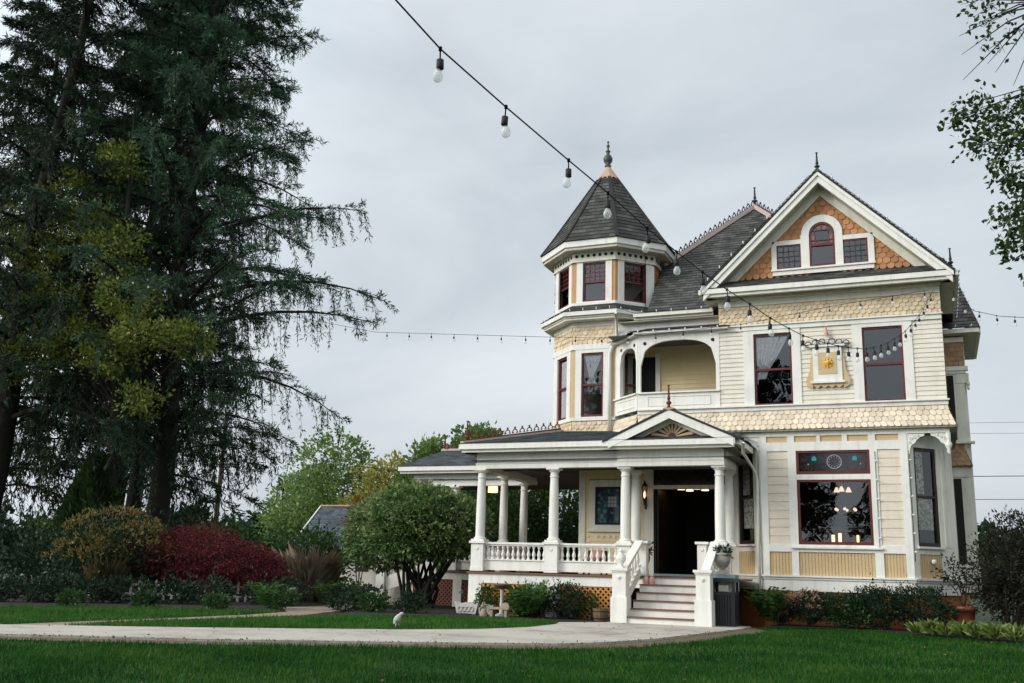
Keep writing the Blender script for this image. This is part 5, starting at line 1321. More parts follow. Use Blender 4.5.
GE = [(x+rnd.uniform(-.09, .09), y+rnd.uniform(-.09, .09)) for x, y in offs(EDGE, .62)]
mb = MB()
for i in range(len(EDGE)-1): mb.face([(*EDGE[i], .006), (*GE[i], .006), (*GE[i+1], .006), (*EDGE[i+1], .006)])
mb.face([(-4.6, -3.3, .007), (-4.0, -3.3, .007), (-4.0, -1.7, .007), (-4.8, -1.7, .007)])
struct('gravel_strip', mb, 'gravel')
RB = [(-4.3, -2.6), (-3.7, -1.75), (-2.6, -1.28), (-1.6, -1.25), (-.85, -1.95), (.85, -3.6), (3, -5.2), (9, -8)]
FRONT = GE + RB + [(9, -25), (-1, -27), (-42, -36)]
MID = BACK[1:9] + [(-13.3, -13.0)] + MIDT
FAR = FARB + [(-16.77, -5.9), (-18.59, -7.21), (-19.93, -8.84), (-24, -12), (-30, -18), (-30, -21.0)]
for nm, P in (('front_lawn', FRONT), ('middle_lawn', MID), ('far_lawn', FAR)):
    mb = MB(); mb.face([(x, y, 0) for x, y in P]); struct(nm, mb, 'turf')
def bed(name, P, h):
    """mounded soil: outline at ground level, slightly raised inside"""
    c = (sum(p[0] for p in P)/len(P), sum(p[1] for p in P)/len(P)); Q = [(p[0]+(c[0]-p[0])*.12, p[1]+(c[1]-p[1])*.12) for p in P]; mb = MB(); n = len(P)
    for i in range(n): j = (i+1) % n; mb.face([(*P[i], -.02), (*P[j], -.02), (*Q[j], h), (*Q[i], h)])
    mb.face([(*q, h) for q in Q]); struct(name, mb, 'soil')
bed('garden_bed', [(-4.5, -2.2)] + RB[:6] + [(3, -2), (3, 2.0), (.0, 1.6), (-.96, .3), (-4.4, .3)], .05)
bed('garden_bed', [(-7.7, -3.2), (-8.39, -3.9), (-10.12, -3.24), (-12.19, -4.2), (-13.4, -5.9), (-14.4, -3.3), (-15.3, -.5), (-15.8, 2.9), (-12, 2.9), (-11.8, -1.5), (-7.7, -1.5)], .02)
bed('garden_bed', [(-15.1, -4.6), (-16.77, -5.8), (-18.59, -7.1), (-19.93, -8.7), (-24, -11.8), (-34, -18), (-48, -8), (-48, 12), (-18, 12), (-18, 3), (-16.7, -.6)], .05)
def inpoly(X, Y, P):
    r = np.zeros(len(X), bool); j = len(P)-1
    for i in range(len(P)):
        xi, yi = P[i]; xj, yj = P[j]
        if yi != yj:
            c = ((yi > Y) != (yj > Y)) & (X < (xj-xi)*(Y-yi)/(yj-yi)+xi); r ^= c
        j = i
    return r
CAM = np.array([-.438, -25.825, 1.061]); FWD = np.array([-.38028, .89686, .22589]); RGT = np.array([.92284, .38415, .02836]); UPV = np.array([.06134, -.21924, .97374])
def grass(name, P, dens, L, W, dmin, dmax, lab, mat='grass'):
    xs = [p[0] for p in P]; ys = [p[1] for p in P]
    x0, x1, y0, y1 = max(min(xs), -32), min(max(xs), 6), max(min(ys), -23), max(ys)
    n = int((x1-x0)*(y1-y0)*dens); X = NP.uniform(x0, x1, n); Y = NP.uniform(y0, y1, n)
    d = np.hypot(X-CAM[0], Y-CAM[1]); ang = np.degrees(np.arctan2(X-CAM[0], Y-CAM[1]))
    keep = inpoly(X, Y, P) & (d > dmin) & (d < dmax) & (ang > -58) & (ang < 12)
    X, Y = X[keep], Y[keep]; n = len(X)
    f = .75 + .5*(np.sin(X*1.7+np.sin(Y*1.3)*1.5)*np.sin(Y*1.9+X*.6)*.5+.5)
    base = np.stack([X, Y, np.zeros(n)], 1); a = NP.uniform(0, PI, n); s = np.stack([np.cos(a), np.sin(a), np.zeros(n)], 1)*W*.5
    tuft = (np.sin(X*5.3+np.cos(Y*4.1)*2)*np.sin(Y*6.1+X*2.2) > .80); l = L*NP.uniform(.45, 1.25, n)*f*np.where(tuft, 1.5, 1.0)
    tip = base + np.stack([NP.normal(0, .35, n)*l, NP.normal(0, .35, n)*l, l], 1)
    V = np.stack([base-s, base+s, tip], 1).reshape(-1, 3); o = np_mesh(name, V, np.arange(3*n).reshape(n, 3), M[mat])
    tag(o, lab, 'grass', kind='stuff')
grass('grass', FRONT, 1500, .055, .011, 8.2, 14, 'dark green mown grass in the foreground')
grass('grass', FRONT, 700, .06, .016, 14, 30, 'dark green mown grass running up to the flower bed under the bay')
grass('grass', MID, 550, .07, .018, 10, 40, 'bright mown grass strip behind the walk', 'grass2')
grass('grass', FAR, 450, .07, .02, 10, 45, 'mown grass strip before the maple bed', 'grass2')

def litter():
    n = 260; X = NP.uniform(-14, 3, n); Y = NP.uniform(-19, -2.2, n); Z = np.full(n, .055); P = np.stack([X, Y, Z], 1); D = np.stack([NP.normal(0, 1, n), NP.normal(0, 1, n), NP.uniform(-.1, .35, n)], 1)
    V, F = leaf_quads(P, D, NP.uniform(.025, .055, n), NP.uniform(.015, .032, n)); o = np_mesh('fallen_leaves', V, F, M['litter']); tag(o, 'scattered dry leaves on lawn and walk', 'leaves', kind='stuff')
    n = 420; k = NP.integers(1, len(EDGE)-2, n); u = NP.uniform(0, 1, n); A = np.array(EDGE)[k]; B = np.array(EDGE)[k+1]; Q = A+(B-A)*u[:, None]+np.array([.14, -.14])+NP.normal(0, .15, (n, 2))
    P = np.stack([Q[:, 0], Q[:, 1], np.full(n, .048)], 1); V, F = leaf_quads(P, np.stack([NP.normal(0, 1, n), NP.normal(0, 1, n), NP.uniform(0, .3, n)], 1), NP.uniform(.02, .045, n), NP.uniform(.012, .028, n)); o = np_mesh('edge_litter', V, F, M['litter']); tag(o, 'leaf litter and soil crumbs along the edge of the walk', 'litter', kind='stuff')
M['litter'] = leafmat('dry_litter', [(.05, .03, .015), (.14, .09, .04), (.26, .20, .09)], .8, .1)
litter()
# ------------------------------------------------------------------ plants
def shrub(name, label, cat, loc, blobs, n, L, W, mat, clump=.22, stems=5, group=None, up=.35, extra=None, stemmat='bark2', sr=.025, shell=.5):
    t = thing(name, label, cat, loc, group)
    P, D, C = cloud(blobs, n, clump, 22, shell, up)
    if stems:
        mb = MB()
        for c in C[NP.choice(len(C), min(stems, len(C)), replace=False)]:
            c = Vector(c); b = Vector((c.x*.15+rnd.uniform(-.05, .05), c.y*.15+rnd.uniform(-.05, .05), 0)); m = b.lerp(c, .5)+Vector((c.x*.12, c.y*.12, c.z*.05))
            mb.tube([b, m, c], [sr, sr*.7, sr*.25], 5)
        mb.build('stem', M[stemmat], t)
    ns = int(len(P)*.06); ii = NP.choice(len(C), max(3, ns//9)); dd = unit(C[ii]-np.array([0, 0, np.mean([b[2] for b in blobs])*.6])+NP.normal(0, .12, (len(ii), 3))); ln = np.mean([b[3] for b in blobs])
    for q in range(9): P = np.concatenate([P, C[ii]+dd*(ln*(.06+.055*q))+NP.normal(0, .012, (len(ii), 3))]); D = np.concatenate([D, dd+NP.normal(0, .7, (len(ii), 3))])
    leaves('foliage', P, D, L, W, M[mat], t)
    if extra:
        nm, ne, Le, We, me = extra
        P, D, _ = cloud([(b[0], b[1], b[2]+b[5]*.12, b[3]*1.02, b[4]*1.02, b[5]*1.02) for b in blobs], ne, .10, 8, .95, .6)
        k = P[:, 2] > np.mean([b[2] for b in blobs]); leaves(nm, P[k], D[k], Le, We, M[me], t)
    return t
# the big round rhododendron with its bare trunks
t = thing('rhododendron', 'big round rhododendron on bare twisting trunks left of the porch', 'shrub', (-14.3, .6, 0))
blobs = [(-.1, 0, 2.38, 2.1, 1.7, 1.0), (-1.3, .0, 1.85, 1.15, 1.15, .78), (.9, -.1, 2.25, 1.15, 1.2, .85), (.1, -.6, 2.75, 1.2, 1.0, .75), (-.2, -.9, 2.0, 1.2, .8, .7)]
P, D, C = cloud(blobs, 27000, .20, 20, .70, -.05, .7)
leaves('foliage', P, D, .125, .058, M['rhodo'], t)
P, D, _ = cloud([(b[0], b[1], b[2]+.04, b[3]*1.01, b[4]*1.01, b[5]*1.01) for b in blobs], 9000, .085, 8, .97, .5); k_ = P[:, 2] > 1.9; leaves('toplit_leaves', P[k_], D[k_], .12, .055, M['toplit'], t)  # paler leaves over the crown imitate light from above
mb = MB()
for k in range(22):
    a = 2*PI*k/22+rnd.uniform(-.2, .2); r = rnd.uniform(.7, 1.45); e = Vector((r*math.cos(a), r*math.sin(a)*.8, rnd.uniform(1.7, 2.3)))
    b = Vector((rnd.uniform(-.35, .35), rnd.uniform(-.3, .3), 0)); m1 = b+Vector((e.x*.25+rnd.uniform(-.12, .12), e.y*.25, .5)); m2 = b.lerp(e, .62)+Vector((rnd.uniform(-.15, .15), rnd.uniform(-.15, .15), .05))
    mb.tube([b, m1, m2, e], [.065, .05, .036, .018], 7)
mb.build('trunk', M['bark'], t, None, True)
# crimson dome maple
t = thing('japanese_maple', 'wide crimson weeping japanese maple by the left lawn', 'tree', (-21.2, -1.2, 0)); t.scale = (1.13, 1.1, 1.0)
blobs = [(.0, 0, 1.15, 2.6, 1.7, .92), (1.6, -.2, 1.0, 1.35, 1.3, .72), (-1.9, -.1, .95, 1.25, 1.3, .62), (.6, -.5, 1.35, 1.7, 1.2, .85), (2.2, -.1, .85, .9, 1.0, .5), (-2.8, -.1, .80, 1.0, 1.0, .5), (-.9, -.4, 1.25, 1.6, 1.3, .8)]
P, D, C = cloud(blobs, 52000, .20, 30, .72, -.25, .6); D[:, 2] -= .45
leaves('crown', P, D, .085, .024, M['maple'], t)
mb = MB()
for k in range(12):
    a = 2*PI*k/12; e = Vector((2.1*math.cos(a), 1.2*math.sin(a), 1.1)); mb.tube([(0, 0, 0), (e.x*.2, e.y*.2, .7), (e.x*.6, e.y*.6, 1.3), e], [.13, .09, .05, .015], 6)
mb.build('trunk', M['bark'], t)
shrub('pieris_bush', 'tall bronze and yellow tipped bush left of the crimson maple', 'shrub', (-22.6, -2.9, 0), [(0, 0, 1.5, 1.55, 1.4, .95), (-.8, -.2, .9, 1.1, 1.1, .75), (.7, .1, 1.2, 1.1, 1.1, .85), (0, -.4, .8, 1.2, 1.0, .7)], 9000, .12, .045, 'shade', .26, 9, extra=('bronze_tips', 5200, .12, .045, 'pieris'))
def cypress(loc, h, r, label, n=9000):
    t = thing('cypress', label, 'conifer', loc)
    z = NP.uniform(.04, 1, n)**1.25; a = NP.uniform(0, 2*PI, n); rr = r*(1-z)**.75*(.82+.22*np.sin(a*5+z*9))*NP.uniform(.72, 1.0, n)**.5*np.minimum(1, z*7+.55)
    P = np.stack([rr*np.cos(a), rr*np.sin(a), z*h], 1); D = np.stack([np.cos(a)*.45, np.sin(a)*.45, np.ones(n)], 1)+NP.normal(0, .25, (n, 3))
    leaves('foliage', P, D, .34, .10, M['cypress'], t)
    mb = MB(); mb.tube([(0, 0, 0), (0, 0, h*.85)], [.12, .03], 7); mb.build('trunk', M['bark'], t)
cypress((-27.9, 1.4, 0), 4.6, 1.75, 'dense upright cypress behind the bronze tipped bush')
cypress((-29.6, 2.6, 0), 3.9, 1.5, 'shorter cypress at the left of the upright one', 6000)
def blades(name, label, cat, loc, n, h, spread, mat, w=.012, group=None, arch=.5):
    t = thing(name, label, cat, loc, group); mb = MB()
    a = NP.uniform(0, 2*PI, n); l = h*NP.uniform(.6, 1.1, n); s = spread*NP.uniform(.2, 1, n)
    q_ = spread*.5*NP.uniform(0, 1, n)**.6; b = np.stack([np.cos(a)*q_, np.sin(a)*q_, np.zeros(n)], 1); a = a+NP.normal(0, .7, n); l = l*(1.12-.45*q_/spread); o = np.stack([np.cos(a), np.sin(a), np.zeros(n)], 1); sd = np.stack([-np.sin(a), np.cos(a), np.zeros(n)], 1)*w
    m = b + o*(s*.4)[:, None] + np.array([0, 0, 1])*(l*.65)[:, None]; e = b + o*s[:, None] + np.array([0, 0, 1])*(l*(1-arch*NP.uniform(0, .5, n)))[:, None]
    V = np.stack([b-sd, b+sd, m+sd*.8, e, m-sd*.8], 1).reshape(-1, 3); np_mesh('blades', V, np.arange(5*n).reshape(n, 5), M[mat], t); return t
blades('ornamental_grass', 'tuft of dry reddish ornamental grass right of the crimson maple', 'grass clump', (-18.6, 1.0, 0), 900, 1.7, .95, 'dry', .009, arch=.8)
blades('ornamental_grass', 'brown dry grass clump in front of the bronze tipped bush', 'grass clump', (-21.2, -4.4, 0), 420, 1.25, .5, 'drygreen', .009, arch=.8)
def fern(loc, label, r=.6, nf=22, mat='fern', group=None, h=.75):
    t = thing('fern', label, 'fern', loc, group); PP = []; DD = []; LL = []
    for k in range(nf):
        a = 2*PI*k/nf+rnd.uniform(-.2, .2); R = r*rnd.uniform(.6, 1.1); hh = h*rnd.uniform(.7, 1.15); o = np.array([math.cos(a), math.sin(a), 0]); sd = np.array([-math.sin(a), math.cos(a), 0])
        for i in range(2, 17):
            u = i/16; p = o*R*u + np.array([0, 0, hh*(1.9*u-1.15*u*u)]); ln = .17*r/.6*math.sin(PI*min(1, u*.9+.12))
            for s in (-1, 1): PP.append(p); DD.append(sd*s+o*.5+np.array([0, 0, -.15])); LL.append(ln)
    V, F = leaf_quads(np.array(PP), np.array(DD), np.array(LL), np.array(LL)*.32); np_mesh('fronds', V, F, M[mat], t); return t
fern((-4.15, -1.35, .08), 'bright green fern right of the trash bin', .6, 40, h=.95)
fern((-15.6, -5.0, .03), 'spiky fern at the end of the crimson maple bed', .55, 18)
fern((-9.7, -2.45, .02), 'feathery light green fern before the left lattice panel', .75, 30, h=.85)
fern((-16.3, -1.3, .05), 'dark fern beside the curving side path', .6, 20, 'green')
# shrubs before the porch lattice
shrub('lattice_shrub', 'leggy dark shrub at the left end of the left lattice panel', 'shrub', (-11.05, -1.93, 0), [(0, 0, .42, .3, .2, .34)], 900, .075, .035, 'green', .12, 5)
shrub('lattice_shrub', 'mid green mounded shrub in the centre of the left lattice panel', 'shrub', (-9.95, -2.0, 0), [(0, 0, .40, .5, .3, .40)], 2800, .08, .04, 'fern', .14, 5)
shrub('lattice_shrub', 'dark rounded shrub before the right lattice panel', 'shrub', (-8.85, -2.1, 0), [(0, 0, .42, .52, .4, .44)], 4200, .055, .025, 'shade', .12, 5)
shrub('lattice_shrub', 'thin olive shrub between the right lattice and the half cask', 'shrub', (-8.25, -2.05, 0), [(0, 0, .35, .25, .22, .32)], 420, .06, .028, 'green', .1, 4)
shrub('flowering_shrub', 'white blossomed sprig before the middle lattice post', 'shrub', (-9.42, -2.2, 0), [(0, 0, .6, .25, .22, .32)], 380, .07, .03, 'lightgreen', .1, 4, extra=('blossom', 90, .05, .04, 'whiteflower'))
# bed under the bay
shrub('bay_shrub', 'thin dark shrub against the orange foundation left of the basement windows', 'shrub', (-3.95, -.75, .1), [(0, 0, .30, .42, .32, .28)], 1700, .065, .03, 'shade', .12, 5)
shrub('flowering_shrub', 'pale pink flowering shrub under the left basement window', 'shrub', (-3.3, -.85, .1), [(0, 0, .36, .40, .32, .36)], 2000, .06, .03, 'shade', .11, 5, extra=('blossom', 700, .055, .04, 'pinkflower'))
shrub('bay_shrub', 'wide mid green shrub between the two basement windows', 'shrub', (-2.55, -.9, .1), [(0, 0, .38, .55, .38, .34), (.2, -.2, .2, .35, .22, .2)], 3600, .07, .033, 'midshade', .13, 5)
shrub('bay_shrub', 'tall dark evergreen shrub under the right basement window', 'shrub', (-1.75, -.75, .1), [(0, 0, .46, .62, .4, .46)], 5000, .06, .028, 'shade', .12, 5)
shrub('bay_shrub', 'dark evergreen shrub at the corner under the right bay side', 'shrub', (-.85, -.75, .1), [(0, 0, .46, .7, .4, .46)], 5200, .06, .028, 'shade', .12, 5)
# striped leaved hostas
t0 = None
def hosta_proto():
    t = thing('hosta', 'x', 'hosta', (0, 0, 0), 'variegated hostas along the right bed'); PP = []; DD = []
    for k in range(74):
        a = rnd.uniform(0, 2*PI); r = rnd.uniform(0, .1); PP.append((r*math.cos(a), r*math.sin(a), rnd.uniform(.02, .20))); DD.append((math.cos(a), math.sin(a), rnd.uniform(.2, 1.3)))
    V, F = leaf_quads(np.array(PP), np.array(DD), NP.uniform(.14, .26, 74), NP.uniform(.05, .085, 74)); np_mesh('foliage', V, F, M['hosta'], t); return t
t0 = hosta_proto()
hosta_spots = [(-.85, -1.75), (-.55, -1.95), (-.25, -2.2), (.0, -1.9), (.05, -2.45), (.3, -2.75), (.35, -2.25), (.62, -3.0), (.7, -2.6), (.95, -3.3), (-.5, -1.55), (1.0, -2.9)]
hl = ['at the left end of the right bed row', 'second from the left end of the row', 'third from the left end of the row, at the bed edge', 'behind the third one, below the terracotta pot', 'at the bed edge below the terracotta pot', 'at the bed edge right of the terracotta pot', 'behind the one right of the terracotta pot', 'at the bed edge under the purple bush', 'tucked under the purple bush behind the edge', 'at the right end of the bed edge', 'at the back of the left end of the row', 'at the back of the right end of the row']
for i, (x, y) in enumerate(hosta_spots):
    o = t0 if i == 0 else link(t0.copy())
    if i:
        c = t0.children[0].copy(); link(c, o)
    o.location = (x-.12, y-.42, .03); o.rotation_euler = (0, 0, i*1.3); s = .85+.35*((i*37) % 10)/10; o.scale = (s, s, s)
    o['label'] = 'yellow green striped hosta ' + hl[i]
shrub('purple_bush', 'tall sparse purple brown bush at the right edge of the picture', 'shrub', (.95, -.6, .1), [(0, 0, 1.5, .72, .7, .95), (.35, 0, 2.1, .55, .5, .6), (-.25, -.1, .8, .6, .55, .55), (.6, .2, 1.2, .7, .6, .9), (.1, 0, .9, .8, .6, .8)], 11000, .075, .036, 'plum', .22, 22, sr=.03, shell=.3)
# low plants along the left lawn
low = [(-19.2, -7.5, 'low green plant at the left end of the far lawn edge', 'green', .28), (-17.95, -6.55, 'low leafy plant by the far lawn below the bronze bush', 'midshade', .3), (-16.5, -5.7, 'fresh green low plant by the far lawn below the crimson maple', 'green', .3),
       (-15.9, -3.9, 'dark leafy clump right of the crimson maple', 'green', .45), (-14.6, -3.0, 'round dark green clump beside the side path', 'shade', .5), (-13.6, -3.2, 'low green cushion plant below the rhododendron', 'green', .35), (-12.7, -2.9, 'flat dark plant under the rhododendron trunks', 'shade', .4), (-16.9, .6, 'leafy mid green clump behind the side path', 'green', .6), (-17.4, -2.6, 'broad dark clump under the crimson maple', 'shade', .55), (-18.6, -4.6, 'dark trailing clump under the left of the crimson maple', 'shade', .55), (-15.0, -1.0, 'blue green clump left of the rhododendron trunks', 'shade', .5), (-20.0, -6.2, 'dark green clump below the bronze tipped bush', 'shade', .5), (-21.4, -7.6, 'dark green clump at the left before the wire fence', 'shade', .5)]
low += [(-22.4, -8.7, 'dark clump before the wire fence at the left edge', 'shade', .5), (-19.4, -5.5, 'dark clump before the left end of the picket fence', 'shade', .6), (-18.2, -3.9, 'dark clump before the middle of the picket fence', 'shade', .65), (-20.6, -7.0, 'dark clump below the dry olive grass', 'shade', .5), (-17.0, -2.0, 'dark clump at the right end of the crimson maple bed', 'shade', .6), (-22.0, -5.6, 'dark clump beneath the bronze tipped bush', 'shade', .75), (-23.4, -6.4, 'tall dark clump between the wire fence and the bronze tipped bush', 'shade', .8)]
for x, y, l, mt, r in low:
    shrub('low_plant', l, 'plant', (x, y, .02), [(0, 0, r*.55, r, r, r*.6)], int(700*r/.4), .10, .045, mt, .12, 0, group='low plants in the left beds')
# dark shrubs and hedges farther back on the left
hedge = [(-31.5, -2.5, 1.6, 1.5, 'shade', 'dark hedge bush at the far left behind the wire fence'), (-26.0, -2.0, 1.9, 1.4, 'shade', 'dark bush directly behind the bronze tipped bush'), (-34.5, 3.5, 2.3, 2.0, 'shade', 'dark bush at the far left below the leaning trunk'), (-24.5, 4.2, 2.6, 2.2, 'green', 'mid green bush showing above the crimson maple'), (-21.0, 4.6, 2.4, 1.7, 'green', 'green bush behind the right of the crimson maple'), (-29.5, 7.5, 3.2, 2.2, 'shade', 'dark tall bush under the cedar'), (-37.0, 10, 3.6, 2.6, 'lightgreen', 'pale green bush far behind the left trunks'),
         (-15.5, 9.3, 5.6, 1.9, 'green', 'tall leafy bush behind the side porch, seen between the left pillars'), (-12.6, 9.6, 5.8, 1.9, 'green', 'tall leafy bush behind the side porch, seen by the middle pillar'), (-18.4, 9.8, 4.4, 1.8, 'lightgreen', 'tall pale bush showing above the side porch roof'), (-10.6, 10.8, 5.8, 1.5, 'green', 'leafy bush behind the porch, seen beside the house wall')]
for x, y, h, r, mt, l in hedge:
    shrub('background_bush', l, 'bush', (x, y, 0), [(0, 0, h*.55, r, r, h*.46), (r*.45, -.3, h*.4, r*.7, r*.7, h*.38), (-r*.5, .1, h*.42, r*.65, r*.7, h*.36)], int(3600*r*h/4)+1600, .16, .075, mt, .34, 4, sr=.05)

# ------------------------------------------------------------------ trees
def conifer(name, label, loc, H, tr, z0, reach, nl, mat, lean=(0, 0), nt_=26, m=11, kq=3, q=(.30, .06), droop=.42, rise=.34, az=None, twl=1.5, bark='bark', pend=0.0, sagk=.38, zb=0.0):
    t = thing(name, label, 'tree', loc); tm = MB(); lm = MB()
    tp = lambda z: Vector((lean[0]*z/H + .25*math.sin(z*.35), lean[1]*z/H, z))
    zs = [H*i/14 for i in range(15)]; tm.tube([tp(z) for z in zs], [tr*(1-.93*z/H)*(1.25 if z == 0 else 1) for z in zs], 12); tm.build('trunk', M[bark], t, None, True)
    VP = []; VD = []
    for i in range(nl):
        f = (i+.5)/nl; z = z0+(H-z0)*f; a = i*2.399+rnd.uniform(-.3, .3) if az is None else az(i)
        l = reach(z)*rnd.uniform(.70, .99); o = Vector((math.cos(a), math.sin(a), 0)); sd = Vector((-math.sin(a), math.cos(a), 0)); b = tp(z)
        rs = rise*rnd.uniform(.6, 1.5); dp = droop*rnd.uniform(.75, 1.25)*(1+.35*pend*(1-f)); wob = rnd.uniform(-.12, .12)
        path = lambda u: b + o*(l*u) + sd*(l*wob*u*u) + Vector((0, 0, l*(rs*u-dp*u*u)))
        lm.tube([path(k/6) for k in range(7)], [max(.012, tr*.26*(l/8)*(1-.93*k/6)) for k in range(7)], 5)
        nq = max(6, int(nt_*(1-.30*pend*(1.3-f)))) if pend else nt_
        for j in range(nq):
            u = .16+.84*(j+rnd.random())/nq; p = path(u); s = 1 if j % 2 else -1
            tl = twl*(1.15-.75*u)*rnd.uniform(.55, 1.2)*min(1, l/4)
            d = (o*rnd.uniform(.35, 1.0)+sd*s*rnd.uniform(.35, 1.0)+Vector((0, 0, rnd.uniform(-.25, .25)+zb))).normalized()
            if rnd.random() < pend*(1.45-f*1.5): d = (o*rnd.uniform(.0, .45)+sd*s*rnd.uniform(.1, .4)+Vector((0, 0, -1))).normalized(); tl *= 1.0+.5*(1-f)
            lm.tube([p, p+d*tl*.5+Vector((0, 0, -.03*tl)), p+d*tl+Vector((0, 0, -.28*tl))], [.014, .010, .004], 3)
            w = NP.uniform(.08, 1.02, m*kq); base = np.array(p)+np.outer(w*tl, np.array(d)); base[:, 2] -= .28*tl*w*w; base += NP.normal(0, .05, base.shape)
            VP.append(base); VD.append(np.array(d)*.75+NP.normal(0, .55, (m*kq, 3))+np.array([0, 0, -sagk]))
    lm.build('limb', M[bark], t)
    leaves('needles', np.concatenate(VP), np.concatenate(VD), q[0], q[1], M[mat], t, .4); return t
def rc(z):   # outline of the big cedar
    pts = [(4.5, 4.6), (7, 6.6), (9, 8.3), (11, 9.0), (13, 7.9), (15, 7.0), (17.5, 5.7), (20, 4.6), (24, 4.3), (28, 3.2), (33, 1.2)]
    for (a, ra), (b, rb) in zip(pts, pts[1:]):
        if z <= b: return ra+(rb-ra)*max(0, (z-a))/(b-a)
    return 1
conifer('cedar', 'huge spreading blue green cedar with drooping branches left of the house', (-28.6, 5.2, 0), 33, .48, 5.0, rc, 138, 'cedar', (.5, 0), 42, 12, 4, (.20, .036), twl=1.5, pend=.42, rise=.50, droop=.40, sagk=.12, zb=.10)
dr_ = lambda z0, r, H: (lambda z: r*(1-(z-z0)/(H-z0+4))+1.0)
conifer('conifer', 'dark tall conifer with thick trunk at the left edge of the picture', (-33.2, 1.2, 0), 30, .52, 6, dr_(6, 5.8, 30), 88, 'darkconifer', (2.3, 0), 28, 11, 3, (.25, .05), pend=.3)
conifer('conifer', 'dark conifer standing behind the cedar on its left', (-36.5, 11, 0), 32, .45, 4, dr_(4, 6.8, 32), 96, 'darkconifer', (1.0, 0), 28, 11, 3, (.28, .058), pend=.35)
conifer('conifer', 'slim dark conifer between the cedar and the left edge trunk', (-31.4, 6.8, 0), 30, .36, 6, dr_(6, 5.6, 30), 88, 'darkconifer', (.6, 0), 28, 11, 3, (.25, .05), pend=.35)
conifer('conifer', 'dark conifer farthest left behind the leaning trunk', (-41.5, 8.0, 0), 31, .45, 4, dr_(4, 6.4, 31), 88, 'darkconifer', (1.0, 0), 28, 11, 3, (.28, .058), pend=.35)
def broad(name, label, loc, h, tr, blobs, n, L, W, mat, clump=.6, lean=(0, 0), bark='bark2', group=None, nb=26, up=.2, per=26, shell=.45):
    t = thing(name, label, 'tree', loc, group); P, D, C = cloud(blobs, n, clump, per, shell, up)
    mb = MB(); top = Vector((lean[0], lean[1], h)); mb.tube([(0, 0, 0), top*.3+Vector((.1, 0, 0)), top*.65, top], [tr*1.15, tr*.85, tr*.55, tr*.12], 9)
    for c in C[NP.choice(len(C), min(nb, len(C)), replace=False)]:
        c = Vector(c); zb = max(h*.25, min(h*.85, c.z*.62)); b = top*(zb/h); m_ = b.lerp(c, .55)+Vector((0, 0, .06*(c-b).length)); r0 = tr*.32*(1-zb/h*.6); mb.tube([b, m_, c], [r0, r0*.55, r0*.12], 5)
    mb.build('trunk', M[bark], t, None, True); leaves('crown', P, D, L, W, M[mat], t); return t
# yellow-green maple in front of the conifers
yb = [(-2.9, -.8, 14.8, 1.3, 1.2, 1.0), (-1.6, -1, 13.4, 1.1, 1.0, .8), (-4.6, -.6, 12.6, 1.5, 1.2, 1.2), (-5.6, -.4, 10.4, 1.5, 1.2, 1.2), (-3.0, -1, 10.6, 1.3, 1.2, 1.0), (-.2, -1.2, 12.2, 1.2, 1.1, 1.0), (.9, -1.2, 10.2, 1.3, 1.1, .9), (2.2, -1.3, 8.9, 1.4, 1.0, .7), (3.6, -1.2, 8.6, 1.2, .9, .55), (.6, -1.4, 8.2, 1.3, 1.0, .7), (-1.4, -1.2, 8.8, 1.3, 1.1, .8), (-4.0, -1, 8.4, 1.3, 1.1, .9), (1.9, -1.2, 6.6, .8, .7, .6), (-6.5, -.5, 13.8, 1.2, 1.0, 1.2), (-.6, -1, 15.8, .9, .8, .8)]
broad('maple_tree', 'tall slender tree with yellow green spring leaves before the dark conifers', (-27.6, 2.0, 0), 18, .20, yb, 21000, .14, .085, 'yellowleaf', .34, (-.6, -.6), 'bark', nb=30)
bg = [(-41.5, 38, 11.2, 3.4, 'lightgreen', 'light green tree far behind the slate roofed house'), (-36.0, 36, 8.8, 2.6, 'olive', 'yellow olive tree behind the rhododendron'), (-33.0, 40, 10.5, 3.6, 'green', 'dark green broad tree left of the side porch roof'), (-46.5, 42, 9.0, 3.0, 'lightgreen', 'pale tree glimpsed under the cedar branches'), (-24.5, 26, 9.4, 2.0, 'lightgreen', 'slim tree whose top shows above the side porch roof, nearest the porch finial'), (-28.6, 28, 8.9, 1.5, 'lightgreen', 'slim tree whose top shows at the left of the side porch roof')]
for x, y, h, r, mt, l in bg:
    broad('background_tree', l, (x, y, 0), h*.8, .2, [(0, 0, h*.66, r, r, h*.34), (-r*.5, -.4, h*.5, r*.75, r*.75, h*.28), (r*.55, 0, h*.47, r*.7, r*.7, h*.26), (.2*r, 0, h*.82, r*.5, r*.5, h*.18)], 9000, .27, .16, mt, .55, nb=18, group='trees behind the garden')
shrub('orange_shrub', 'orange leaved shrub at the end of the slate roof ridge', 'shrub', (-33.6, 29.2, 0), [(0, 0, 3.9, .9, .8, 1.6)], 1300, .22, .12, 'orangeleaf', .4, 6)
def farwood():
    PP = []; DD = []
    for k in range(60):
        x = -150+k*4.6; y = 95+rnd.uniform(-12, 12); h = rnd.uniform(6, 10)
        P, D, _ = cloud([(x, y, h*.5, 3.6, 3, h*.55)], 1100, .9, 20, .3); PP.append(P); DD.append(D)
    V, F = leaf_quads(np.concatenate(PP), np.concatenate(DD), 1.1, .7); o = np_mesh('far_wood', V, F, M['shade']); tag(o, 'distant belt of dark trees along the horizon', 'wood', kind='stuff')
farwood()
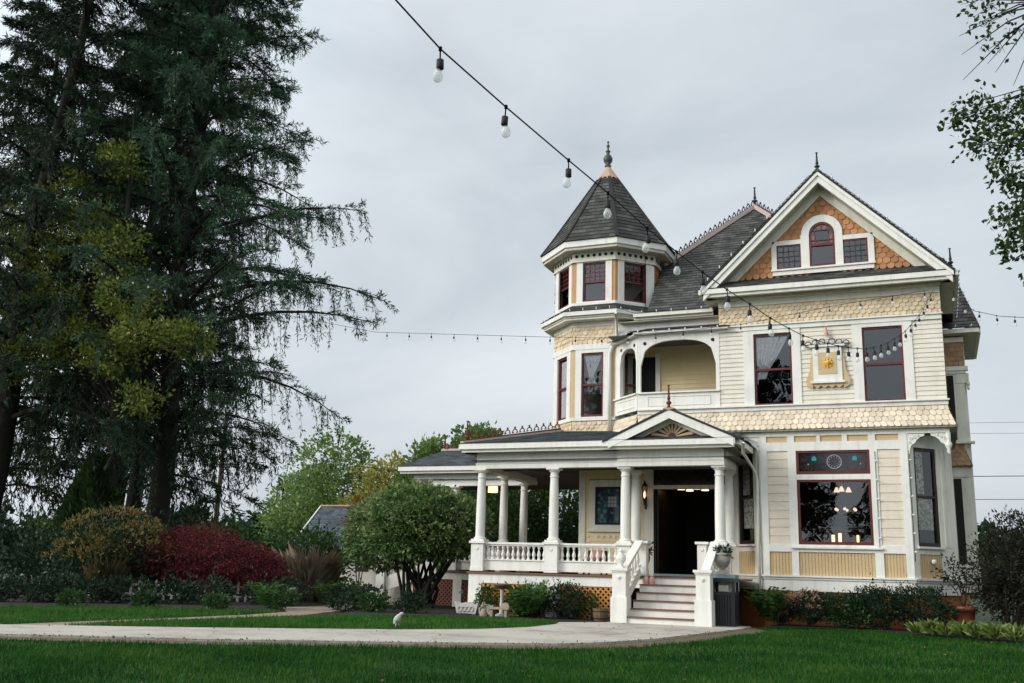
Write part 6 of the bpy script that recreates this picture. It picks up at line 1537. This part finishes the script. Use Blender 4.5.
# overhanging branches of a tree standing right of the picture
def righttree():
    t = thing('overhanging_tree', 'tree at the right whose leafy branches hang into the picture', 'tree', (5.2, -12.6, 0))
    px = [(945,112),(958,104),(972,100),(990,97),(1008,100),(1024,96),(962,128),(978,120),(995,122),(1012,118),(972,142),(988,140),(1004,138),(1020,140),(985,160),(1000,158),(1016,160),(990,178),(1006,180),(1022,178),(998,198),(1012,200),(985,215),(1000,222),(1016,220),(984,238),(996,240),(1008,232),(1022,226),(1016,272),(1024,266),(1034,258),(1040,200),(1040,150),(1044,110),(968,6),(984,4),(978,22),(1000,12),(1014,20),(990,40),(1024,5),(1040,30)]
    W = lambda x, y: np.array([(x-933)*.0113-.01-5.2, rnd.uniform(-.5, .5), 6.94-(y-110)*.01377])
    PP = []; DD = []; mb = MB(); mb.tube([(0, 0, 0), (.1, 0, 4), (-.1, 0, 8), (.3, .2, 12)], [.3, .26, .2, .1], 10)
    hubs = {0: Vector((-3.6, 0, 7.25)), 1: Vector((-3.7, .1, 6.3)), 2: Vector((-3.7, 0, 5.6)), 3: Vector((-3.8, 0, 8.4)), 4: Vector((-3.9, 0, 4.95))}
    for k, hv in hubs.items(): mb.tube([(0, 0, hv.z-1.2), (-1.6, 0, hv.z-.3), hv], [.09, .05, .024], 6)
    for (x, y) in px:
        c = W(x, y); up_b = y < 45
        hv = hubs[3] if up_b else (hubs[0] if y < 125 else hubs[1] if y < 190 else hubs[2] if y < 245 else hubs[4])
        cv = Vector(c); mb.tube([hv, hv.lerp(cv, .5)+Vector((0, rnd.uniform(-.1, .1), .05)), cv], [.014, .009, .004], 4)
        for _ in range(5): ev = cv+Vector((rnd.uniform(-.16, .16), rnd.uniform(-.15, .15), rnd.uniform(-.13, .06))); mb.tube([cv.lerp(hv, .1), ev], [.005, .002], 3)
        n = 22 if up_b else 62
        o = NP.normal(0, 1, (n, 3))*np.array([.10, .15, .075]); PP.append(c+o); DD.append(NP.normal(0, .8, (n, 3))+np.array([-.4, 0, -.5]))
    for k in range(7):
        e = Vector((-4.9+rnd.uniform(-.1, .5), rnd.uniform(-.3, .3), 7.2+.18*k)); mb.tube([hubs[3], hubs[3].lerp(e, .5)+Vector((0, 0, .1)), e], [.016, .010, .003], 4)
    P, D, C = cloud([(-1.3, 0, 7.6, 2.0, 1.9, 2.3), (.6, .3, 9.6, 2.6, 2.4, 2.6), (-1.2, -.2, 5.2, 1.9, 1.5, 1.0), (1.6, .2, 6.8, 2.2, 2.2, 2.2)], 9000, .45, 24, .3, -.3)
    for c in C[::5]: c = Vector(c); b_ = Vector((0, 0, max(3.5, c.z-1.2))); mb.tube([b_, b_.lerp(c, .5)+Vector((0, 0, .15)), c], [.05, .028, .008], 5)
    k_ = P[:, 0] > -3.75; PP.append(P[k_]); DD.append(D[k_])
    mb.build('trunk', M['bark'], t, None, True); V, F = leaf_quads(np.concatenate(PP), np.concatenate(DD), .085, .05); np_mesh('foliage', V, F, M['mapleleaf'], t)
righttree()
# street trees behind the photographer, seen in the window panes
src = broad('street_tree', 'broad tree across the garden mirrored in the big front window', (-11.6, -50, 0), 9, .3, [(0, 0, 8, 3.4, 3.2, 4.2), (-2, 0, 6, 2.2, 2.2, 2.6), (2.2, .3, 6.5, 2.2, 2.2, 2.8)], 5200, .42, .24, 'shade', .7, bark='bark', nb=16)
for i, (x, y, s, l) in enumerate(((-2.4, -50, .92, 'second mirrored tree, right of the broad one'), (-27, -52, 1.4, 'mirrored tree farthest to the left'), (11, -54, 1.1, 'mirrored tree toward the street'), (-14.0, -56, 1.55, 'tall mirrored tree behind the broad one'))):
    o = link(src.copy()); o.location = (x, y, 0); o.scale = (s, s, s); o.rotation_euler = (0, 0, 1.1*i+.6); o['label'] = l
    for ch in src.children: link(ch.copy(), o)

# ------------------------------------------------------------------ fences, house beyond, poles
def wirefence():
    t = thing('wire_fence', 'low hooped white wire border fence at the far left', 'fence', (-24.5, -6.8, 0)); mb = MB(); e = Vector((1.0, .95, 0)).normalized()
    for k in range(13):
        c = e*(k*.19); 
        mb.tube([c-e*.07, c-e*.085+Vector((0, 0, .45)), c-e*.05+Vector((0, 0, .62)), c+Vector((0, 0, .68)), c+e*.05+Vector((0, 0, .62)), c+e*.085+Vector((0, 0, .45)), c+e*.07], .011, 4)
        if k % 2 == 0: mb.lathe(c+Vector((0, 0, .60)), [(.001, 0), (.035, .035), (.001, .09)], 6)
        mb.tube([c+Vector((.07*math.cos(s), 0, .22+.09*math.sin(s))) for s in [2*PI*i/8 for i in range(9)]], .008, 4)
    mb.tube([(0, 0, .3), e*12*.19+Vector((0, 0, .3))], .008, 4); mb.build('wire_hoops', M['stone'], t)
wirefence()
def picket():
    t = thing('picket_fence', 'low white picket fence half hidden under the crimson maple', 'fence', (-22.6, -3.6, 0)); e = Vector((1, .50, 0)).normalized(); nrm = Vector((-e.y, e.x, 0))
    for k in range(26):
        c = e*(k*.23); mb = MB(); mb.prism([c-e*.035, c+e*.035, c+e*.035+Vector((0, 0, .54)), c+Vector((0, 0, .62)), c-e*.035+Vector((0, 0, .54))], nrm*.02); mb.build('picket', M['wstone'], t)
    mb = MB()
    for z in (.2, .45): mb.bar(nrm*.035+Vector((0, 0, z)), e*5.8+nrm*.035+Vector((0, 0, z)), .03, .06)
    mb.build('rail', M['wstone'], t)
picket()
def neighbour():
    t = thing('slate_house', 'neighbouring house with blue grey slate roof behind the crimson maple', 'house', (-35.6, 33, 0)); mb = MB()
    mb.courses((-3.9, -3.3, 2.1), (4.5, -3.3, 2.1), (4.5, 0, 5.15), (-3.6, 0, 5.15), .2, .02, out=(0, -1, 1)); mb.courses((4.5, 3.3, 2.1), (-3.9, 3.3, 2.1), (-3.6, 0, 5.15), (4.5, 0, 5.15), .2, .02, out=(0, 1, 1)); mb.build('roof', M['slate'], t)
    mb = MB(); mb.box(-3.4, 4.2, -2.9, 2.9, 0, 2.3); mb.prism([(-3.4, -2.9, 2.3), (-3.4, 2.9, 2.3), (-3.4, 0, 4.9)], (.1, 0, 0)); mb.prism([(4.1, -2.9, 2.3), (4.1, 2.9, 2.3), (4.1, 0, 4.9)], (.1, 0, 0)); mb.build('wall', M['stucco'], t)
    mb = MB(); mb.bar((-3.75, -3.35, 2.05), (-3.62, 0, 5.1), .08, .22); mb.bar((-3.9, -3.32, 2.04), (4.5, -3.32, 2.04), .10, .14); mb.build('fascia', M['white'], t)
    mb = MB(); mb.bar((-3.6, 0, 5.2), (4.5, 0, 5.2), .16, .1); mb.build('ridge', M['copper'], t)
    for x in (-1.5, 1.2): mb = MB(); mb.box(x, x+.9, -2.93, -2.90, .9, 1.9); mb.build('window', M['dark'], t)
neighbour()
t = thing('utility_pole', 'thin weathered utility pole seen under the cedar branches', 'pole', (-35.9, 18, 0)); mb = MB(); mb.tube([(0, 0, 0), (.1, 0, 9.2)], [.15, .10], 8); mb.build('mast', M['polewood'], t); mb = MB(); mb.box(-.25, .45, -.05, .05, 8.75, 8.85); mb.build('crossarm', M['polewood'], t)
def wire(name, label, pts, r, cat='power line', group='power lines'):
    mb = MB(); mb.tube(pts, r, 4); o = mb.build(name, M['cable']); tag(o, label, cat, group)
def sag(p, q, s, n=12): p, q = Vector(p), Vector(q); return [p.lerp(q, i/n)-Vector((0, 0, s*4*(i/n)*(1-i/n))) for i in range(n+1)]
wire('power_line', 'topmost faint power line right of the house', sag((-8, 30, 9.4), (70, 34, 9.6), .3), .008); wire('power_line', 'second faint power line right of the house', sag((-8, 30, 8.85), (70, 34, 9.0), .3), .008)
wire('power_line', 'thick power line right of the house above the purple bush', sag((-8, 22, 5.75), (60, 24, 6.4), .2), .016); wire('power_line', 'lowest power line right of the house behind the purple bush', sag((-8, 22, 4.75), (60, 24, 5.4), .2), .012)
wire('power_line', 'upper power line from the thin pole toward the porch', sag((-35.8, 18, 7.6), (-12, 20, 5.4), .7), .012); wire('power_line', 'lower power line from the thin pole toward the porch', sag((-35.8, 18, 6.4), (-12, 20, 4.4), .7), .012)

# ------------------------------------------------------------------ string lights
_bm = {}
def strand(name, label, pts, step, start, group, cr=.006, drop=.07, s=1.0):
    """cable with hanging sockets and bulbs"""
    t = thing(name, label, 'string lights', pts[0], group); o0 = Vector(pts[0]); P = [Vector(p)-o0 for p in pts]
    mb = MB(); mb.tube(P, cr, 5); mb.build('cable', M['cable'], t)
    acc = 0; nxt = start; ki = 0
    for a, b in zip(P, P[1:]):
        l = (b-a).length
        while nxt <= acc+l:
            p = a.lerp(b, (nxt-acc)/l); nxt += step[min(ki, len(step)-1)] if isinstance(step, (list, tuple)) else step; ki += 1
            if 'k' not in _bm:
                m1 = MB(); m1.lathe((0, 0, 0), [(.012, .012), (.012, -.012)], 6); m1.lathe((0, 0, 0), [(.005, 0), (.005, -drop)], 5); m1.lathe((0, 0, -drop), [(.012, .005), (.022, 0), (.023, -.055), (.019, -.06)], 10); so = m1.build('socket', M['cable'], t, None, True)
                m2 = MB(); m2.lathe((0, 0, -drop-.058), [(.014, 0), (.019, -.012), (.030, -.036), (.032, -.052), (.027, -.070), (.014, -.081), (.001, -.084)], 12); bo = m2.build('bulb', M['bulb'], t, None, True); _bm['k'] = (so.data, bo.data)
            else:
                so = link(bpy.data.objects.new('socket', _bm['k'][0]), t); bo = link(bpy.data.objects.new('bulb', _bm['k'][1]), t)
            for o in (so, bo): o.location = p; o.scale = (s, s, s); o.rotation_euler = (rnd.uniform(-.08, .08), rnd.uniform(-.08, .08), 0)
        acc += l
main = [(-3.75, -23.9, 5.35), (-3.31, -21.04, 4.48), (-3.24, -20.56, 4.39), (-3.12, -19.75, 4.34), (-2.97, -18.81, 4.29), (-2.86, -18.11, 4.26), (-2.74, -17.29, 4.21), (-2.63, -16.57, 4.19), (-2.52, -15.9, 4.17), (-2.41, -15.15, 4.18), (-2.29, -14.37, 4.21), (-2.17, -13.61, 4.22), (-2.05, -12.81, 4.27), (-1.95, -12.15, 4.32), (-1.79, -11.16, 4.44), (-1.65, -10.23, 4.58), (-1.5, -9.24, 4.75), (-1.36, -8.36, 4.93), (-1.21, -7.38, 5.16), (-1.07, -6.46, 5.43), (-.93, -5.56, 5.72), (-.79, -4.67, 6.04), (-.66, -3.82, 6.39), (-.52, -2.89, 6.78), (-.36, -1.86, 7.29), (-.15, -.55, 8.0)]
L0 = (Vector(main[2])-Vector(main[1])).length + (Vector(main[1])-Vector(main[0])).length
strand('festoon_lights', 'nearest string of large clear bulbs sweeping down to the right gable corner', main, [.80, .83, .95, .71, .84, .72, .68, .76, .79, .77, .82, .66], L0-.80, 'string lights over the garden', .0062, s=1.10)
s2 = [(-27.5, -.8, 11.2), (-24.2, -.8, 10.2), (-20.0, -.8, 9.0), (-15.48, -.8, 7.93), (-12.35, -.8, 7.64), (-10.06, -.8, 7.43), (-8.59, -.8, 7.31), (-7.1, -.8, 7.29), (-4.66, -.8, 7.42), (-2.33, -.8, 7.74), (-.25, -.55, 8.02)]
strand('festoon_lights', 'string of small bulbs running level across the house front from the cedar', s2, .74, .3, 'string lights over the garden', .006, s=1.0)
strand('festoon_lights', 'string of bulbs leaving the right gable corner toward the right edge', [(.2, -.45, 8.1), (.45, -.57, 7.65), (.72, -.7, 7.38), (1.2, -.95, 7.16), (1.69, -1.2, 7.03), (2.6, -1.7, 6.9), (4, -2.4, 6.9)], .42, .2, 'string lights over the garden', .007, s=1.05)
def clips(label, segs, step, off, group='little white clip lights on the eaves'):
    t = thing('eave_lights', label, 'string lights', segs[0][0], group); o0 = Vector(segs[0][0]); c = MB(); bs = 0
    for p, q in segs:
        p, q = Vector(p)-o0, Vector(q)-o0; n = max(2, int((q-p).length/step)); c.tube([p, q], .007, 4)
        for k in range(n):
            x = p.lerp(q, (k+.5)/n); mb = MB(); d = Vector(off); mb.tube([x, x+d*.035, x+d*.09], [.013, .02, .006], 5); mb.build('bulb', M['whiteled'], t); bs += 1
    c.build('cable', M['cable'], t)
gz = lambda x: GZ-GS*abs(x-GX)+.03
clips('row of white clip bulbs up both slopes of the front gable', [((-5.75, -.56, gz(-5.75)), (GX-.2, -.56, gz(GX-.2))), ((GX+.2, -.56, gz(GX+.2)), (.33, -.56, gz(.33)))], .42, (0, -.3, .9))
E8 = octo(.41)
clips('row of white clip bulbs along the turret waist eave and main gutter', [((*E8[7], 8.47), (*E8[0], 8.47)), ((*E8[0], 8.47), (*E8[1], 8.47)), ((*E8[1], 8.47), (-7.9, .56, 8.29)), ((-7.9, .56, 8.29), (-5.8, .56, 8.28))], .36, (0, -.4, .8))
clips('row of white clip bulbs along the balcony roof edge', [((-8.7, .68, 7.53), (-7.8, -.24, 7.57)), ((-7.8, -.24, 7.57), (-5.2, -.24, 7.57))], .42, (0, -.7, -.6))
clips('row of white clip bulbs along the right wing gutter', [((.45, -.4, 8.5), (.45, 4.4, 8.45)), ((.2, 4.6, 8.28), (1.04, 4.6, 8.28)), ((1.05, 4.6, 8.3), (.40, 6.0, 10.6))], .36, (.4, -.3, .8))
clips('row of white clip bulbs up the posts of the right bay side', [((-.93, -.01, 1.6), (-.93, -.01, 4.2)), ((-1.70, -.05, 1.9), (-1.70, -.05, 4.2))], .42, (.5, -.7, 0))

# ------------------------------------------------------------------ sky, sun, camera
w = bpy.data.worlds.new('World'); S.world = w; w.use_nodes = True; t = w.node_tree; t.nodes.clear(); L = t.links.new
SUN = Vector((-.70, -.60, .44)).normalized()
sky = N(t, 'ShaderNodeTexSky', sky_type='NISHITA', sun_disc=False); sky.sun_elevation = math.asin(SUN.z); sky.sun_rotation = math.atan2(SUN.x, SUN.y); sky.air_density = 1.5; sky.dust_density = 3
b1 = N(t, 'ShaderNodeBackground', i_Strength=.08); L(sky.outputs[0], b1.inputs[0])
tc = N(t, 'ShaderNodeTexCoord'); mp = N(t, 'ShaderNodeMapping'); mp.inputs['Scale'].default_value = (1, 1, 2.6); L(tc.outputs['Generated'], mp.inputs[0])
nz = N(t, 'ShaderNodeTexNoise', i_Scale=1.9, i_Detail=7.0, i_Roughness=.55); nz.inputs['Distortion'].default_value = .4; L(mp.outputs[0], nz.inputs['Vector'])
cr = ramp(t, [(.30, (.43, .48, .53)), (.50, (.555, .605, .65)), (.68, (.66, .705, .745))], nz.outputs['Fac'])
# the cloud deck is brighter towards the hidden sun, as real overcast is
dt = N(t, 'ShaderNodeVectorMath', operation='DOT_PRODUCT'); L(tc.outputs['Generated'], dt.inputs[0]); dt.inputs[1].default_value = SUN
mr = N(t, 'ShaderNodeMapRange'); mr.inputs['From Min'].default_value = .05; mr.inputs['From Max'].default_value = 1.0; mr.inputs['To Min'].default_value = 1.0; mr.inputs['To Max'].default_value = 2.7; L(dt.outputs['Value'], mr.inputs['Value'])
b2 = N(t, 'ShaderNodeBackground'); L(cr.outputs[0], b2.inputs[0]); L(mr.outputs[0], b2.inputs[1])
mx = N(t, 'ShaderNodeMixShader', i_Fac=.92); L(b1.outputs[0], mx.inputs[1]); L(b2.outputs[0], mx.inputs[2])
o = N(t, 'ShaderNodeOutputWorld'); L(mx.outputs[0], o.inputs[0])
ld = bpy.data.lights.new('sun', 'SUN'); ld.energy = 1.5; ld.angle = math.radians(25); ld.color = (1, .955, .88)
so = bpy.data.objects.new('sun', ld); link(so); so.rotation_euler = SUN.to_track_quat('Z', 'Y').to_euler()
cd = bpy.data.cameras.new('camera'); co = bpy.data.objects.new('camera', cd); link(co)
cd.sensor_width = 36; cd.lens = 998.9/1024*36; cd.clip_end = 2000; cd.clip_start = .05
R_, U_, F_ = map(Vector, (RGT, UPV, FWD))
m = Matrix((R_, U_, -F_)).transposed().to_4x4(); m.translation = Vector(CAM); co.matrix_world = m
S.camera = co
S.view_settings.view_transform = 'Standard'; S.view_settings.look = 'None'; S.view_settings.exposure = .31; S.view_settings.gamma = 1
S.cycles.max_bounces = 6; S.cycles.diffuse_bounces = 3; S.cycles.glossy_bounces = 3; S.cycles.transparent_max_bounces = 12; S.cycles.transmission_bounces = 4
S.cycles.use_denoising = True; S.cycles.caustics_reflective = False; S.cycles.caustics_refractive = False
